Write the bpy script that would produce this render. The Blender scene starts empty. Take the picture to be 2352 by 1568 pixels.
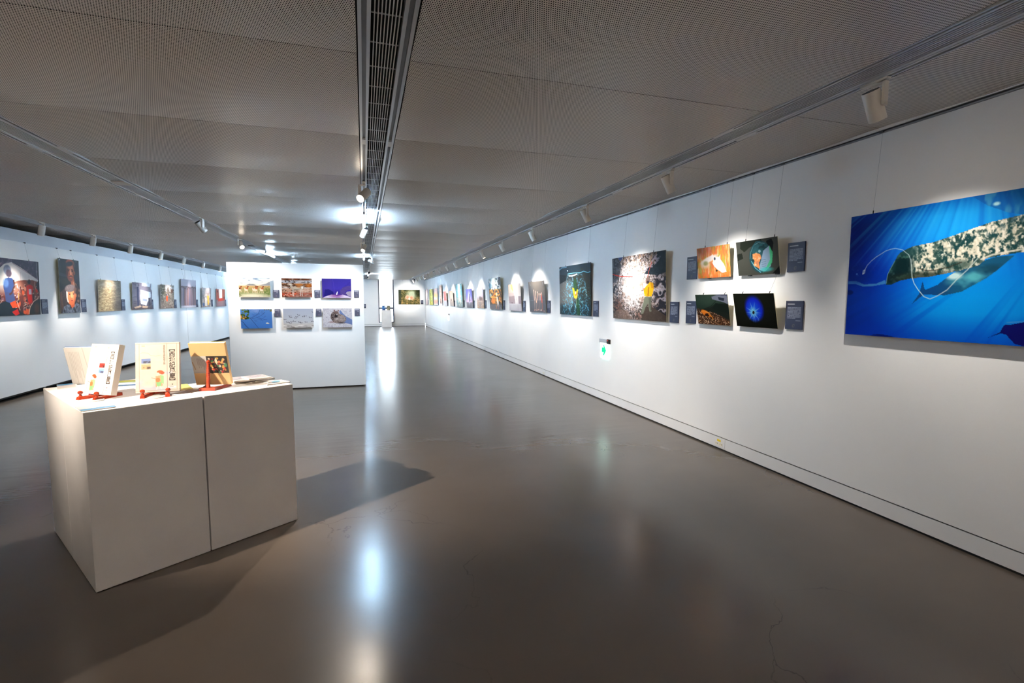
import bpy, math, random
import numpy as np
from mathutils import Matrix, Vector

# ------------------------------------------------------------------ camera
SC = bpy.context.scene
COL = SC.collection
cam_d = bpy.data.cameras.new('camera'); cam = bpy.data.objects.new('camera', cam_d); COL.objects.link(cam)
cam_d.sensor_width = 36.0; cam_d.lens = 1108.3/2352*36.0; cam_d.clip_start = .05; cam_d.clip_end = 200
yaw, pitch, roll = math.radians(17.013), math.radians(-4.877), math.radians(.09)
_f = Vector((math.sin(yaw)*math.cos(pitch), math.cos(yaw)*math.cos(pitch), math.sin(pitch)))
_r = Vector((math.cos(yaw), -math.sin(yaw), 0)); _u = _r.cross(_f)
_r2 = math.cos(roll)*_r+math.sin(roll)*_u; _u2 = -math.sin(roll)*_r+math.cos(roll)*_u
cam.matrix_world = Matrix(((_r2.x, _u2.x, -_f.x, 0), (_r2.y, _u2.y, -_f.y, 0), (_r2.z, _u2.z, -_f.z, 1.55), (0, 0, 0, 1)))
SC.camera = cam

# ------------------------------------------------------------------ world, exposure
world = bpy.data.worlds.new('daylight'); SC.world = world; world.use_nodes = True
wn = world.node_tree.nodes['Background']
wn.inputs[0].default_value = (.78, .90, 1.0, 1); wn.inputs[1].default_value = 70.0
SC.view_settings.view_transform = 'Standard'; SC.view_settings.look = 'None'
SC.view_settings.gamma = 1; SC.view_settings.use_curve_mapping = False
SC.view_settings.exposure = 1.70
SC.cycles.max_bounces = 10; SC.cycles.diffuse_bounces = 6; SC.cycles.glossy_bounces = 4
SC.cycles.transmission_bounces = 6; SC.cycles.sample_clamp_indirect = 4.0
SC.cycles.caustics_reflective = False; SC.cycles.caustics_refractive = False
WARM = (1.0, .94, .85); WARMER = (1.0, .86, .70); COOL = (.50, .75, 1.0)
P_WALL, P_LEFT, P_PART, P_PED = 62.0, 74.0, 125.0, 85.0
TUBE = 130.0

# ------------------------------------------------------------------ dimensions (metres)
H = 2.763; XR = 3.516; XL = -5.24; YP = 9.05; YF = 29.45; PZ = .972

# ------------------------------------------------------------------ helpers
def s2l(c):
    c = np.asarray(c, float)/255.
    return np.where(c <= .04045, c/12.92, ((c+.055)/1.055)**2.4)

def mat(name, col, rough=.5, metal=0., emit=None, es=1., spec=.5, alpha=1., trans=0.):
    m = bpy.data.materials.new(name); m.use_nodes = True
    b = m.node_tree.nodes['Principled BSDF']
    b.inputs['Base Color'].default_value = (*[float(v) for v in s2l(col)], 1)
    b.inputs['Roughness'].default_value = rough; b.inputs['Metallic'].default_value = metal
    b.inputs['Specular IOR Level'].default_value = spec
    if emit is not None:
        b.inputs['Emission Color'].default_value = (*emit, 1); b.inputs['Emission Strength'].default_value = es
    if trans: b.inputs['Transmission Weight'].default_value = trans
    return m

def nodes(m): return m.node_tree.nodes, m.node_tree.links, m.node_tree.nodes['Principled BSDF']

def noise_mat(name, c0, c1, scale, rough=.5, bump=0., bscale=60, stretch=(1, 1, 1)):
    m = mat(name, c0, rough); n, l, b = nodes(m)
    tc = n.new('ShaderNodeNewGeometry'); mp = n.new('ShaderNodeMapping'); mp.inputs['Scale'].default_value = stretch
    l.new(tc.outputs['Position'], mp.inputs['Vector'])
    nz = n.new('ShaderNodeTexNoise'); nz.inputs['Scale'].default_value = scale; nz.inputs['Detail'].default_value = 5
    l.new(mp.outputs[0], nz.inputs['Vector'])
    cr = n.new('ShaderNodeValToRGB'); cr.color_ramp.elements[0].position = .35; cr.color_ramp.elements[1].position = .65
    cr.color_ramp.elements[0].color = (*s2l(c0), 1); cr.color_ramp.elements[1].color = (*s2l(c1), 1)
    l.new(nz.outputs['Fac'], cr.inputs[0]); l.new(cr.outputs[0], b.inputs['Base Color'])
    if bump:
        n2 = n.new('ShaderNodeTexNoise'); n2.inputs['Scale'].default_value = bscale; l.new(mp.outputs[0], n2.inputs['Vector'])
        bp = n.new('ShaderNodeBump'); bp.inputs['Strength'].default_value = bump; bp.inputs['Distance'].default_value = .002
        l.new(n2.outputs['Fac'], bp.inputs['Height']); l.new(bp.outputs[0], b.inputs['Normal'])
    return m

M = {}
M['wall'] = noise_mat('white_wall_paint', (236, 236, 237), (240, 240, 240), 1.3, .62, .05, 300)
M['base'] = noise_mat('white_baseboard_paint', (226, 226, 228), (231, 231, 232), 2., .5)
M['header'] = noise_mat('header_unlit_grey', (196, 200, 208), (204, 208, 215), 2., .6)  # bluish cast of the band outside the warm beams, put into its base colour
M['ped'] = noise_mat('white_pedestal_paint', (224, 220, 219), (231, 228, 226), 3., .5, .06, 150)
M['white'] = mat('white_enamel', (226, 226, 228), .38)
M['lampw'] = mat('cream_enamel', (222, 216, 208), .4)
M['alu'] = mat('satin_aluminium', (205, 208, 214), .3, .35)
M['aludk'] = mat('groove_and_shade_grey', (120, 122, 128), .45, .2)
M['black'] = mat('black_gap', (12, 10, 10), .7)
M['dark'] = mat('dark_metal', (30, 30, 34), .4)
M['frame'] = mat('window_frame_grey', (58, 66, 86), .4)
M['wire'] = mat('steel_wire', (165, 168, 175), .35, .6)
M['board'] = mat('yellowish_board', (236, 230, 196), .5)
M['boardw'] = mat('white_board', (236, 234, 230), .5)
M['wood'] = noise_mat('red_lacquered_wood', (122, 34, 16), (156, 52, 24), 30, .22, 0, 60, (1, 1, 4))
M['paper'] = mat('paper_white', (216, 211, 203), .6)
M['pages'] = noise_mat('page_edges', (205, 190, 172), (228, 216, 200), 400, .7, 0, 60, (1, 1, .05))
M['maroon'] = mat('maroon_cover', (96, 18, 30), .35)
M['tan'] = mat('tan_cover', (226, 184, 128), .45)
M['blue'] = mat('blue_cover', (72, 108, 160), .35)
M['socket'] = mat('ivory_plastic', (232, 228, 214), .35)
M['yellow'] = mat('yellow_sticker', (240, 210, 30), .5)
M['ink'] = mat('black_ink', (44, 34, 30), .6)
M['inkg'] = mat('grey_ink', (110, 98, 88), .6)
M['lens'] = mat('lamp_lens_glow', (255, 250, 240), .3, 0, (1., .86, .68), 22.)
M['tube'] = mat('tube_glow', (255, 255, 255), .3, 0, COOL, TUBE)
M['tubed'] = mat('dimmer_tube_glow', (255, 255, 255), .3, 0, COOL, TUBE*.4)
M['exit'] = mat('exit_panel_glow', (240, 255, 250), .3, 0, (.72, 1., .92), 1.3)
M['exitg'] = mat('exit_arrow_green', (0, 190, 110), .4, 0, (.0, .40, .16), .55)
M['red'] = mat('red_indicator', (220, 30, 30), .4, 0, (1, .05, .03), 1.5)
M['glass'] = mat('window_glass', (255, 255, 255), .02, 0, None, 1, .5, 1, 1.)
M['red_dot'] = mat('red_print', (196, 40, 30), .5)
M['coverb'] = mat('beige_cover', (176, 160, 146), .5)
M['coast'] = mat('coaster_print', (150, 140, 138), .5)
M['castor'] = mat('steel_castor', (150, 150, 146), .35, .5)

def paint_mat(name, rough):
    m = mat(name, (255, 255, 255), rough); n, l, b = nodes(m)
    at = n.new('ShaderNodeAttribute'); at.attribute_name = 'paint'; l.new(at.outputs['Color'], b.inputs['Base Color'])
    return m
M['print'] = paint_mat('photo_print', .42); M['print'].node_tree.nodes['Principled BSDF'].inputs['Specular IOR Level'].default_value = .06
M['matte'] = paint_mat('matte_print', .55)

# floor: polished concrete
def floor_mat():
    m = mat('polished_concrete', (120, 112, 106), .2, spec=.42); n, l, b = nodes(m)
    g = n.new('ShaderNodeNewGeometry')
    a = n.new('ShaderNodeTexNoise'); a.inputs['Scale'].default_value = .55; a.inputs['Detail'].default_value = 4
    l.new(g.outputs['Position'], a.inputs['Vector'])
    cr = n.new('ShaderNodeValToRGB'); e = cr.color_ramp.elements; e[0].position = .3; e[1].position = .72
    e[0].color = (*s2l((82, 74, 67)), 1); e[1].color = (*s2l((94, 86, 79)), 1)
    l.new(a.outputs['Fac'], cr.inputs[0])
    # hairline cracks
    v = n.new('ShaderNodeTexVoronoi'); v.feature = 'DISTANCE_TO_EDGE'; v.inputs['Scale'].default_value = .75
    ds = n.new('ShaderNodeTexNoise'); ds.inputs['Scale'].default_value = 1.3; ds.inputs['Detail'].default_value = 6
    l.new(g.outputs['Position'], ds.inputs['Vector'])
    vm = n.new('ShaderNodeVectorMath'); vm.operation = 'SCALE'; vm.inputs['Scale'].default_value = 1.1
    l.new(ds.outputs['Color'], vm.inputs[0])
    va = n.new('ShaderNodeVectorMath'); va.operation = 'ADD'; l.new(g.outputs['Position'], va.inputs[0]); l.new(vm.outputs[0], va.inputs[1])
    l.new(va.outputs[0], v.inputs['Vector'])
    lt = n.new('ShaderNodeMapRange'); lt.inputs['From Min'].default_value = 0; lt.inputs['From Max'].default_value = .0035
    lt.inputs['To Min'].default_value = .55; lt.inputs['To Max'].default_value = 1.; l.new(v.outputs['Distance'], lt.inputs['Value'])
    msk = n.new('ShaderNodeTexNoise'); msk.inputs['Scale'].default_value = .5; l.new(g.outputs['Position'], msk.inputs['Vector'])
    mk = n.new('ShaderNodeMapRange'); mk.inputs['From Min'].default_value = .5; mk.inputs['From Max'].default_value = .58; l.new(msk.outputs['Fac'], mk.inputs['Value'])
    mx0 = n.new('ShaderNodeMix'); mx0.data_type = 'FLOAT'; mx0.inputs[2].default_value = 1.
    l.new(mk.outputs[0], mx0.inputs[0]); l.new(lt.outputs[0], mx0.inputs[3])
    mx = n.new('ShaderNodeVectorMath'); mx.operation = 'SCALE'; l.new(cr.outputs[0], mx.inputs[0]); l.new(mx0.outputs[0], mx.inputs['Scale'])
    l.new(mx.outputs[0], b.inputs['Base Color'])
    r = n.new('ShaderNodeTexNoise'); r.inputs['Scale'].default_value = 1.4; r.inputs['Detail'].default_value = 5
    l.new(g.outputs['Position'], r.inputs['Vector'])
    rr = n.new('ShaderNodeMapRange'); rr.inputs['To Min'].default_value = .19; rr.inputs['To Max'].default_value = .26; l.new(r.outputs['Fac'], rr.inputs['Value'])
    l.new(rr.outputs[0], b.inputs['Roughness'])
    mp = n.new('ShaderNodeMapping'); mp.inputs['Scale'].default_value = (.45, 2.4, 1); l.new(g.outputs['Position'], mp.inputs['Vector'])
    w = n.new('ShaderNodeTexNoise'); w.inputs['Scale'].default_value = 2.6; w.inputs['Detail'].default_value = 5; l.new(mp.outputs[0], w.inputs['Vector'])
    bp = n.new('ShaderNodeBump'); bp.inputs['Strength'].default_value = .13; bp.inputs['Distance'].default_value = .012
    l.new(w.outputs['Fac'], bp.inputs['Height']); l.new(bp.outputs[0], b.inputs['Normal'])
    return m
M['floor'] = floor_mat()

# ceiling: staggered perforation
def ceil_mat():
    m = mat('perforated_metal', (150, 146, 144), .34); n, l, b = nodes(m)
    g = n.new('ShaderNodeNewGeometry')
    px, py, rx, ry = .0098, .0268, .00245, .0041
    def cell(off):
        mu = n.new('ShaderNodeVectorMath'); mu.operation = 'MULTIPLY_ADD'
        mu.inputs[1].default_value = (1/px, 1/py, 0); mu.inputs[2].default_value = (off, off, 0); l.new(g.outputs['Position'], mu.inputs[0])
        fr = n.new('ShaderNodeVectorMath'); fr.operation = 'FRACTION'; l.new(mu.outputs[0], fr.inputs[0])
        sb = n.new('ShaderNodeVectorMath'); sb.operation = 'MULTIPLY_ADD'
        sb.inputs[1].default_value = (px/rx, py/ry, 0); sb.inputs[2].default_value = (-.5*px/rx, -.5*py/ry, 0); l.new(fr.outputs[0], sb.inputs[0])
        ln = n.new('ShaderNodeVectorMath'); ln.operation = 'LENGTH'; l.new(sb.outputs[0], ln.inputs[0]); return ln.outputs['Value']
    mn = n.new('ShaderNodeMath'); mn.operation = 'MINIMUM'; l.new(cell(0.), mn.inputs[0]); l.new(cell(.5), mn.inputs[1])
    mr = n.new('ShaderNodeMapRange'); mr.inputs['From Min'].default_value = .85; mr.inputs['From Max'].default_value = 1.12; l.new(mn.outputs[0], mr.inputs['Value'])
    nz = n.new('ShaderNodeTexNoise'); nz.inputs['Scale'].default_value = .8; l.new(g.outputs['Position'], nz.inputs['Vector'])
    cr = n.new('ShaderNodeValToRGB'); cr.color_ramp.elements[0].color = (*s2l((236, 229, 223)), 1); cr.color_ramp.elements[1].color = (*s2l((242, 236, 231)), 1)
    l.new(nz.outputs['Fac'], cr.inputs[0])
    mx = n.new('ShaderNodeMix'); mx.data_type = 'RGBA'; mx.inputs[6].default_value = (.006, .005, .004, 1)
    l.new(mr.outputs[0], mx.inputs[0]); l.new(cr.outputs[0], mx.inputs[7]); l.new(mx.outputs[2], b.inputs['Base Color'])
    ms = n.new('ShaderNodeMath'); ms.operation = 'MULTIPLY'; ms.inputs[1].default_value = .85; l.new(mr.outputs[0], ms.inputs[0])
    l.new(ms.outputs[0], b.inputs['Specular IOR Level'])
    return m
M['ceil'] = ceil_mat()

class MB:
    """collects shapes, then becomes ONE mesh object"""
    def __init__(s): s.v = []; s.f = []; s.mi = []; s.cur = 0
    def _add(s, vs, fs):
        o = len(s.v); s.v += [tuple(float(a) for a in q) for q in vs]; s.f += [tuple(o+i for i in f) for f in fs]; s.mi += [s.cur]*len(fs); return s
    def box(s, x0, x1, y0, y1, z0, z1):
        return s._add([(x, y, z) for z in (z0, z1) for y in (y0, y1) for x in (x0, x1)],
                      [(0, 2, 3, 1), (4, 5, 7, 6), (0, 1, 5, 4), (1, 3, 7, 5), (3, 2, 6, 7), (2, 0, 4, 6)])
    def quad(s, *p): return s._add(p, [tuple(range(len(p)))])
    def hexa(s, b, t):   # bottom 4 pts ccw, top 4 pts ccw
        return s._add(list(b)+list(t), [(3, 2, 1, 0), (4, 5, 6, 7), (0, 1, 5, 4), (1, 2, 6, 5), (2, 3, 7, 6), (3, 0, 4, 7)])
    def lathe(s, prof, n=24, p0=(0, 0, 0), ax=(0, 0, 1)):
        p0 = Vector(p0); az = Vector(ax).normalized(); a = az.orthogonal().normalized(); b = az.cross(a)
        vs = []; fs = []
        for r, h in prof:
            for i in range(n):
                t = 2*math.pi*i/n; vs.append(p0+az*h+(a*math.cos(t)+b*math.sin(t))*r)
        for k in range(len(prof)-1):
            for i in range(n):
                j = (i+1) % n; fs.append((k*n+i, k*n+j, (k+1)*n+j, (k+1)*n+i))
        fs.append(tuple(reversed(range(n)))); fs.append(tuple((len(prof)-1)*n+i for i in range(n)))
        return s._add(vs, fs)
    def rod(s, p0, p1, r, n=8, r1=None):
        d = Vector(p1)-Vector(p0); return s.lathe([(r, 0), (r if r1 is None else r1, d.length)], n, p0, d)
    def build(s, name, m, parent=None, bevel=0, smooth=False, loc=None):
        me = bpy.data.meshes.new(name); me.from_pydata(s.v, [], s.f)
        for q in (m if isinstance(m, (list, tuple)) else [m]): me.materials.append(q)
        if isinstance(m, (list, tuple)): me.polygons.foreach_set('material_index', s.mi)
        if smooth: me.polygons.foreach_set('use_smooth', [True]*len(s.f))
        me.update(); o = bpy.data.objects.new(name, me); COL.objects.link(o)
        if loc: o.location = loc
        if parent: o.parent = parent
        if bevel:
            b = o.modifiers.new('bevel', 'BEVEL'); b.width = bevel; b.segments = 2; b.limit_method = 'ANGLE'; b.angle_limit = .6
        if smooth:
            try: me.set_sharp_from_angle(angle=math.radians(40))
            except Exception: pass
        return o

def tag(o, label=None, cat=None, group=None, kind=None):
    for k, v in (('label', label), ('category', cat), ('group', group), ('kind', kind)):
        if v: o[k] = v
    return o
def empty(name, loc=(0, 0, 0), rz=0, label=None, cat=None, group=None):
    o = bpy.data.objects.new(name, None); COL.objects.link(o); o.empty_display_size = .1
    o.location = loc; o.rotation_euler = (0, 0, rz); return tag(o, label, cat, group)
def copy_tree(o, parent=None):
    c = o.copy(); COL.objects.link(c); c.parent = parent
    for ch in list(o.children): copy_tree(ch, c)
    return c
def struct(o): o['kind'] = 'structure'; return o

# ------------------------------------------------------------------ painting (vertex colours of a fine grid = the printed picture)
def vnoise(h, w, nu, nv, seed):
    r = np.random.RandomState(seed); g = r.rand(nv+2, nu+2)
    u = np.linspace(0, nu, w, endpoint=False); v = np.linspace(0, nv, h, endpoint=False)
    iu = u.astype(int); iv = v.astype(int); fu = u-iu; fv = v-iv; fu = fu*fu*(3-2*fu); fv = (fv*fv*(3-2*fv))[:, None]
    a = g[np.ix_(iv, iu)]; b = g[np.ix_(iv, iu+1)]; c = g[np.ix_(iv+1, iu)]; d = g[np.ix_(iv+1, iu+1)]
    return (a*(1-fu)+b*fu)*(1-fv)+(c*(1-fu)+d*fu)*fv
class Cv:
    def __init__(s, w, h, c, asp=1.5):
        s.w, s.h, s.A = w, h, asp; s.a = np.ones((h, w, 3))*np.array(c, float)
        s.U, s.V = np.meshgrid((np.arange(w)+.5)/w, (np.arange(h)+.5)/h)
    def mix(s, m, c):
        m = np.clip(m, 0, 1)[..., None]; c = np.asarray(c, float); s.a = s.a*(1-m)+c*m; return s
    def grad(s, stops, ax='v', al=1.):
        t = {'v': s.V, 'u': s.U}.get(ax) if isinstance(ax, str) else np.clip(s.U*ax[0]+s.V*ax[1]+(ax[2] if len(ax) > 2 else 0), 0, 1)
        xs = [q[0] for q in stops]; c = np.stack([np.interp(t, xs, [q[1][i] for q in stops]) for i in range(3)], -1)
        s.a = s.a*(1-al)+c*al; return s
    def n(s, nu, nv, seed, octv=3):
        o = np.zeros((s.h, s.w)); t = 0; k = 1.
        for i in range(octv): o += k*vnoise(s.h, s.w, max(1, int(nu*2**i)), max(1, int(nv*2**i)), seed+i*17); t += k; k *= .55
        o /= t; return (o-o.min())/(o.max()-o.min()+1e-9)
    def th(s, x, lo, hi): return np.clip((x-lo)/(hi-lo), 0, 1)
    def em(s, cx, cy, rx, ry, soft=.2, rot=0):
        x = (s.U-cx)*s.A; y = s.V-cy; c, q = math.cos(rot), math.sin(rot)
        d = np.sqrt(((x*c+y*q)/(rx*s.A))**2+((-x*q+y*c)/ry)**2); return np.clip((1+soft/2-d)/soft, 0, 1)
    def ell(s, cx, cy, rx, ry, c, al=1., soft=.2, rot=0): return s.mix(s.em(cx, cy, rx, ry, soft, rot)*al, c)
    def pm(s, pts):
        ins = np.zeros(s.U.shape, bool); n = len(pts); j = n-1
        for i in range(n):
            xi, yi = pts[i]; xj, yj = pts[j]
            if yi != yj: ins ^= ((yi > s.V) != (yj > s.V)) & (s.U < (xj-xi)*(s.V-yi)/(yj-yi)+xi)
            j = i
        return ins.astype(float)
    def poly(s, pts, c, al=1.): return s.mix(s.pm(pts)*al, c)
    def line(s, pts, w, c, al=1.):
        d = np.full(s.U.shape, 9.)
        for (x0, y0), (x1, y1) in zip(pts[:-1], pts[1:]):
            ax, ay, bx, by = x0*s.A, y0, x1*s.A, y1; vx, vy = bx-ax, by-ay; L = vx*vx+vy*vy+1e-12
            t = np.clip(((s.U*s.A-ax)*vx+(s.V-ay)*vy)/L, 0, 1); d = np.minimum(d, np.hypot(s.U*s.A-ax-t*vx, s.V-ay-t*vy))
        px = 1./s.h; return s.mix(np.clip((w/2+px/2-d)/px, 0, 1)*al, c)
    def rect(s, x0, y0, x1, y1, c, al=1.): return s.mix(((s.U >= x0) & (s.U <= x1) & (s.V >= y0) & (s.V <= y1))*al, c)
    def speck(s, k, box, rr, cols, seed, el=1., rot=0, al=1.):
        r = random.Random(seed)
        for _ in range(k):
            q = r.uniform(*rr); s.ell(r.uniform(box[0], box[2]), r.uniform(box[1], box[3]), q*el/s.A, q, r.choice(cols), al, .6, rot+r.uniform(-.4, .4))
        return s

def sheet(name, cv, o, ux, uy, m, parent):
    """flat grid: o = top-left corner, ux = full vector to the right, uy = full vector down"""
    h, w = cv.h, cv.w; o, ux, uy = np.array(o, float), np.array(ux, float), np.array(uy, float)
    U, V = np.meshgrid(np.linspace(0, 1, w), np.linspace(0, 1, h))
    P = o+U[..., None]*ux+V[..., None]*uy
    i = np.arange(h*w).reshape(h, w)
    F = np.stack([i[:-1, :-1], i[1:, :-1], i[1:, 1:], i[:-1, 1:]], -1).reshape(-1, 4)
    me = bpy.data.meshes.new(name); me.from_pydata(P.reshape(-1, 3).tolist(), [], F.tolist())
    c = np.ones((h*w, 4), np.float32); c[:, :3] = s2l(np.clip(cv.a, 0, 255)).reshape(-1, 3)*(.74 if m is M['print'] else .60)
    at = me.color_attributes.new('paint', 'FLOAT_COLOR', 'POINT'); at.data.foreach_set('color', c.ravel())
    me.materials.append(m); me.update()
    ob = bpy.data.objects.new(name, me); COL.objects.link(ob); ob.parent = parent; return ob

def p_whale():
    c = Cv(400, 250, (4, 60, 176), 1.51); n = c.n(5, 4, 3)
    c.grad([(0, (0, 22, 128)), (.14, (0, 34, 146)), (.3, (0, 74, 186)), (.48, (2, 122, 214)), (.66, (2, 120, 216)), (1, (0, 84, 190))], 'u')
    c.mix(c.em(.50, .14, .26, .26, 1.5)*.7, (30, 160, 226)); c.mix(c.em(.62, .74, .30, .20, 1.4)*.85, (4, 152, 236)); c.mix(c.th(c.V, .80, 1.05)*.75, (0, 52, 190)); c.mix(c.em(.06, .72, .2, .16, 1.3)*.5, (0, 60, 170)); c.mix(c.th(.10-c.V, 0, .12)*.45, (0, 60, 170))
    a = np.arctan2(c.V+.55, c.U-.60); ray = np.interp((a*60) % 60, np.arange(60), np.random.RandomState(4).rand(60)); c.mix(c.th(ray, .5, 1)*c.th(.52-c.V, 0, .4)*.35, (70, 190, 240)); c.mix(c.th(1-ray, .55, 1)*c.th(.6-c.V, 0, .4)*.35, (0, 50, 160))
    a = np.arctan2(c.V-.1, c.U-.95); ray = np.interp((a*50) % 50, np.arange(50), np.random.RandomState(9).rand(50)); c.mix(c.th(ray, .5, 1)*c.th(c.V, .55, .8)*.35, (0, 50, 180))
    sf = c.pm([(.56, -.01), (1.01, -.01), (1.01, .17), (.75, .168), (.70, .14), (.63, .08)]); c.mix(sf*.55, (20, 84, 160)); c.mix(sf*c.th(c.n(30, 8, 31), .5, .7)*.6, (80, 160, 200)); c.mix(c.em(.66, .075, .012, .012, .8), (190, 240, 250))
    calf = [(.344, .738), (.375, .66), (.388, .565), (.399, .62), (.405, .628), (.453, .595), (.501, .532), (.549, .48), (.613, .45), (.673, .42), (.735, .42), (.684, .505), (.643, .559), (.6, .602), (.555, .646), (.487, .671), (.424, .665), (.398, .662)]
    m = c.pm(calf); c.mix(m, (14, 64, 120)); c.mix(m*c.th(c.U, .44, .54)*.8, (22, 84, 112)); c.mix(m*c.th(c.n(16, 16, 8), .5, .75)*c.th(c.U, .46, .52)*.8, (60, 140, 160)); c.mix(m*c.em(.52, .535, .03, .025, .8), (190, 220, 220)); c.mix(m*c.em(.60, .545, .035, .03, .9)*.8, (90, 180, 190)); c.mix(m*c.em(.66, .50, .05, .03, .9)*.7, (20, 60, 80))
    body = [(.212, .584), (.215, .521), (.231, .45), (.253, .39), (.262, .36), (.274, .338), (.297, .321), (.331, .30), (.418, .286), (.489, .259), (.574, .221), (.644, .191), (.751, .168), (1.01, .14), (1.01, .39), (.754, .404), (.689, .414), (.637, .428), (.613, .47), (.549, .497), (.48, .517), (.413, .535), (.341, .539), (.284, .554), (.237, .585)]
    m = c.pm(body); c.mix(m, (24, 62, 64)); f1 = c.n(52, 26, 5, 4); f2 = c.n(110, 50, 9, 3); sh = c.th(c.U+.10*(c.V-.45), .29, .36)
    c.mix(m*sh*c.th(f1*.55+f2*.5, .40, .56), (206, 200, 180)); c.mix(m*sh*c.th(f2, .60, .76)*.8, (240, 234, 220)); c.mix(m*sh*c.th(c.n(44, 30, 21), .60, .70)*.8, (40, 70, 66)); c.mix(m*c.th(c.n(60, 26, 61), .64, .74)*c.th(.36-np.abs(c.V-.2), .2, .36)*sh*.8, (60, 90, 96))
    c.mix(m*c.em(.29, .45, .045, .10, .7)*.9, (6, 30, 34)); c.mix(m*c.em(.25, .53, .05, .05, .8)*.9, (8, 26, 34)); c.mix(m*c.em(.315, .335, .05, .03, .8)*.8, (30, 66, 66)); c.mix(m*c.th(c.n(30, 24, 77), .58, .74)*c.em(.29, .46, .06, .12, .6)*.6, (80, 124, 112)); c.mix(m*c.em(.39, .53, .14, .035, .9)*.8, (34, 44, 34))
    c.mix(m*c.em(.53, .46, .06, .03, .8)*.7, (30, 60, 56)); c.line([(.361, .467), (.40, .486), (.44, .488), (.498, .471), (.546, .442)], .006, (50, 40, 30), .8); c.line([(.214, .57), (.218, .50), (.25, .40)], .006, (150, 200, 200), .5); c.line([(.62, .43), (.66, .405), (.754, .385), (1, .37)], .012, (226, 220, 204), .8)
    c.poly([(.002, .545), (.051, .545), (.094, .575), (.161, .572), (.207, .545), (.212, .575), (.148, .59), (.09, .592), (.045, .568), (.002, .566)], (90, 170, 200), .55); c.mix(c.em(.06, .49, .07, .08, .6)*.5, (0, 26, 110)); c.mix(c.em(.045, .46, .02, .04, .7)*c.th(c.n(40, 30, 15), .5, .7), (90, 140, 200)); c.ell(.012, .64, .024, .02, (0, 22, 100), 1, .3)
    c.line([(.086, .487), (.092, .462), (.107, .418), (.128, .385), (.151, .358), (.2, .316), (.225, .305), (.249, .302), (.285, .319), (.316, .361), (.327, .40), (.331, .437)], .0045, (200, 216, 220), .75); c.line([(.331, .437), (.338, .53), (.35, .58), (.368, .623), (.398, .679), (.426, .697), (.456, .675), (.496, .632), (.532, .56), (.572, .495), (.606, .424)], .0055, (206, 220, 214), .85); c.line([(.084, .49), (.086, .46), (.096, .455), (.094, .48), (.084, .49)], .005, (200, 214, 220), .8)
    c.poly([(.66, .962), (.708, .915), (.715, .882), (.722, .865), (.735, .866), (.782, .845), (1.01, .83), (1.01, 1.01), (.82, 1.01), (.76, .985), (.73, .93), (.712, .922)], (10, 12, 96)); c.line([(.73, .85), (.79, .84), (.9, .835)], .007, (90, 150, 206), .7); c.poly([(.13, 1.01), (.16, .985), (.20, .978), (.26, .99), (.29, 1.01)], (0, 14, 110)); return c
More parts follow.
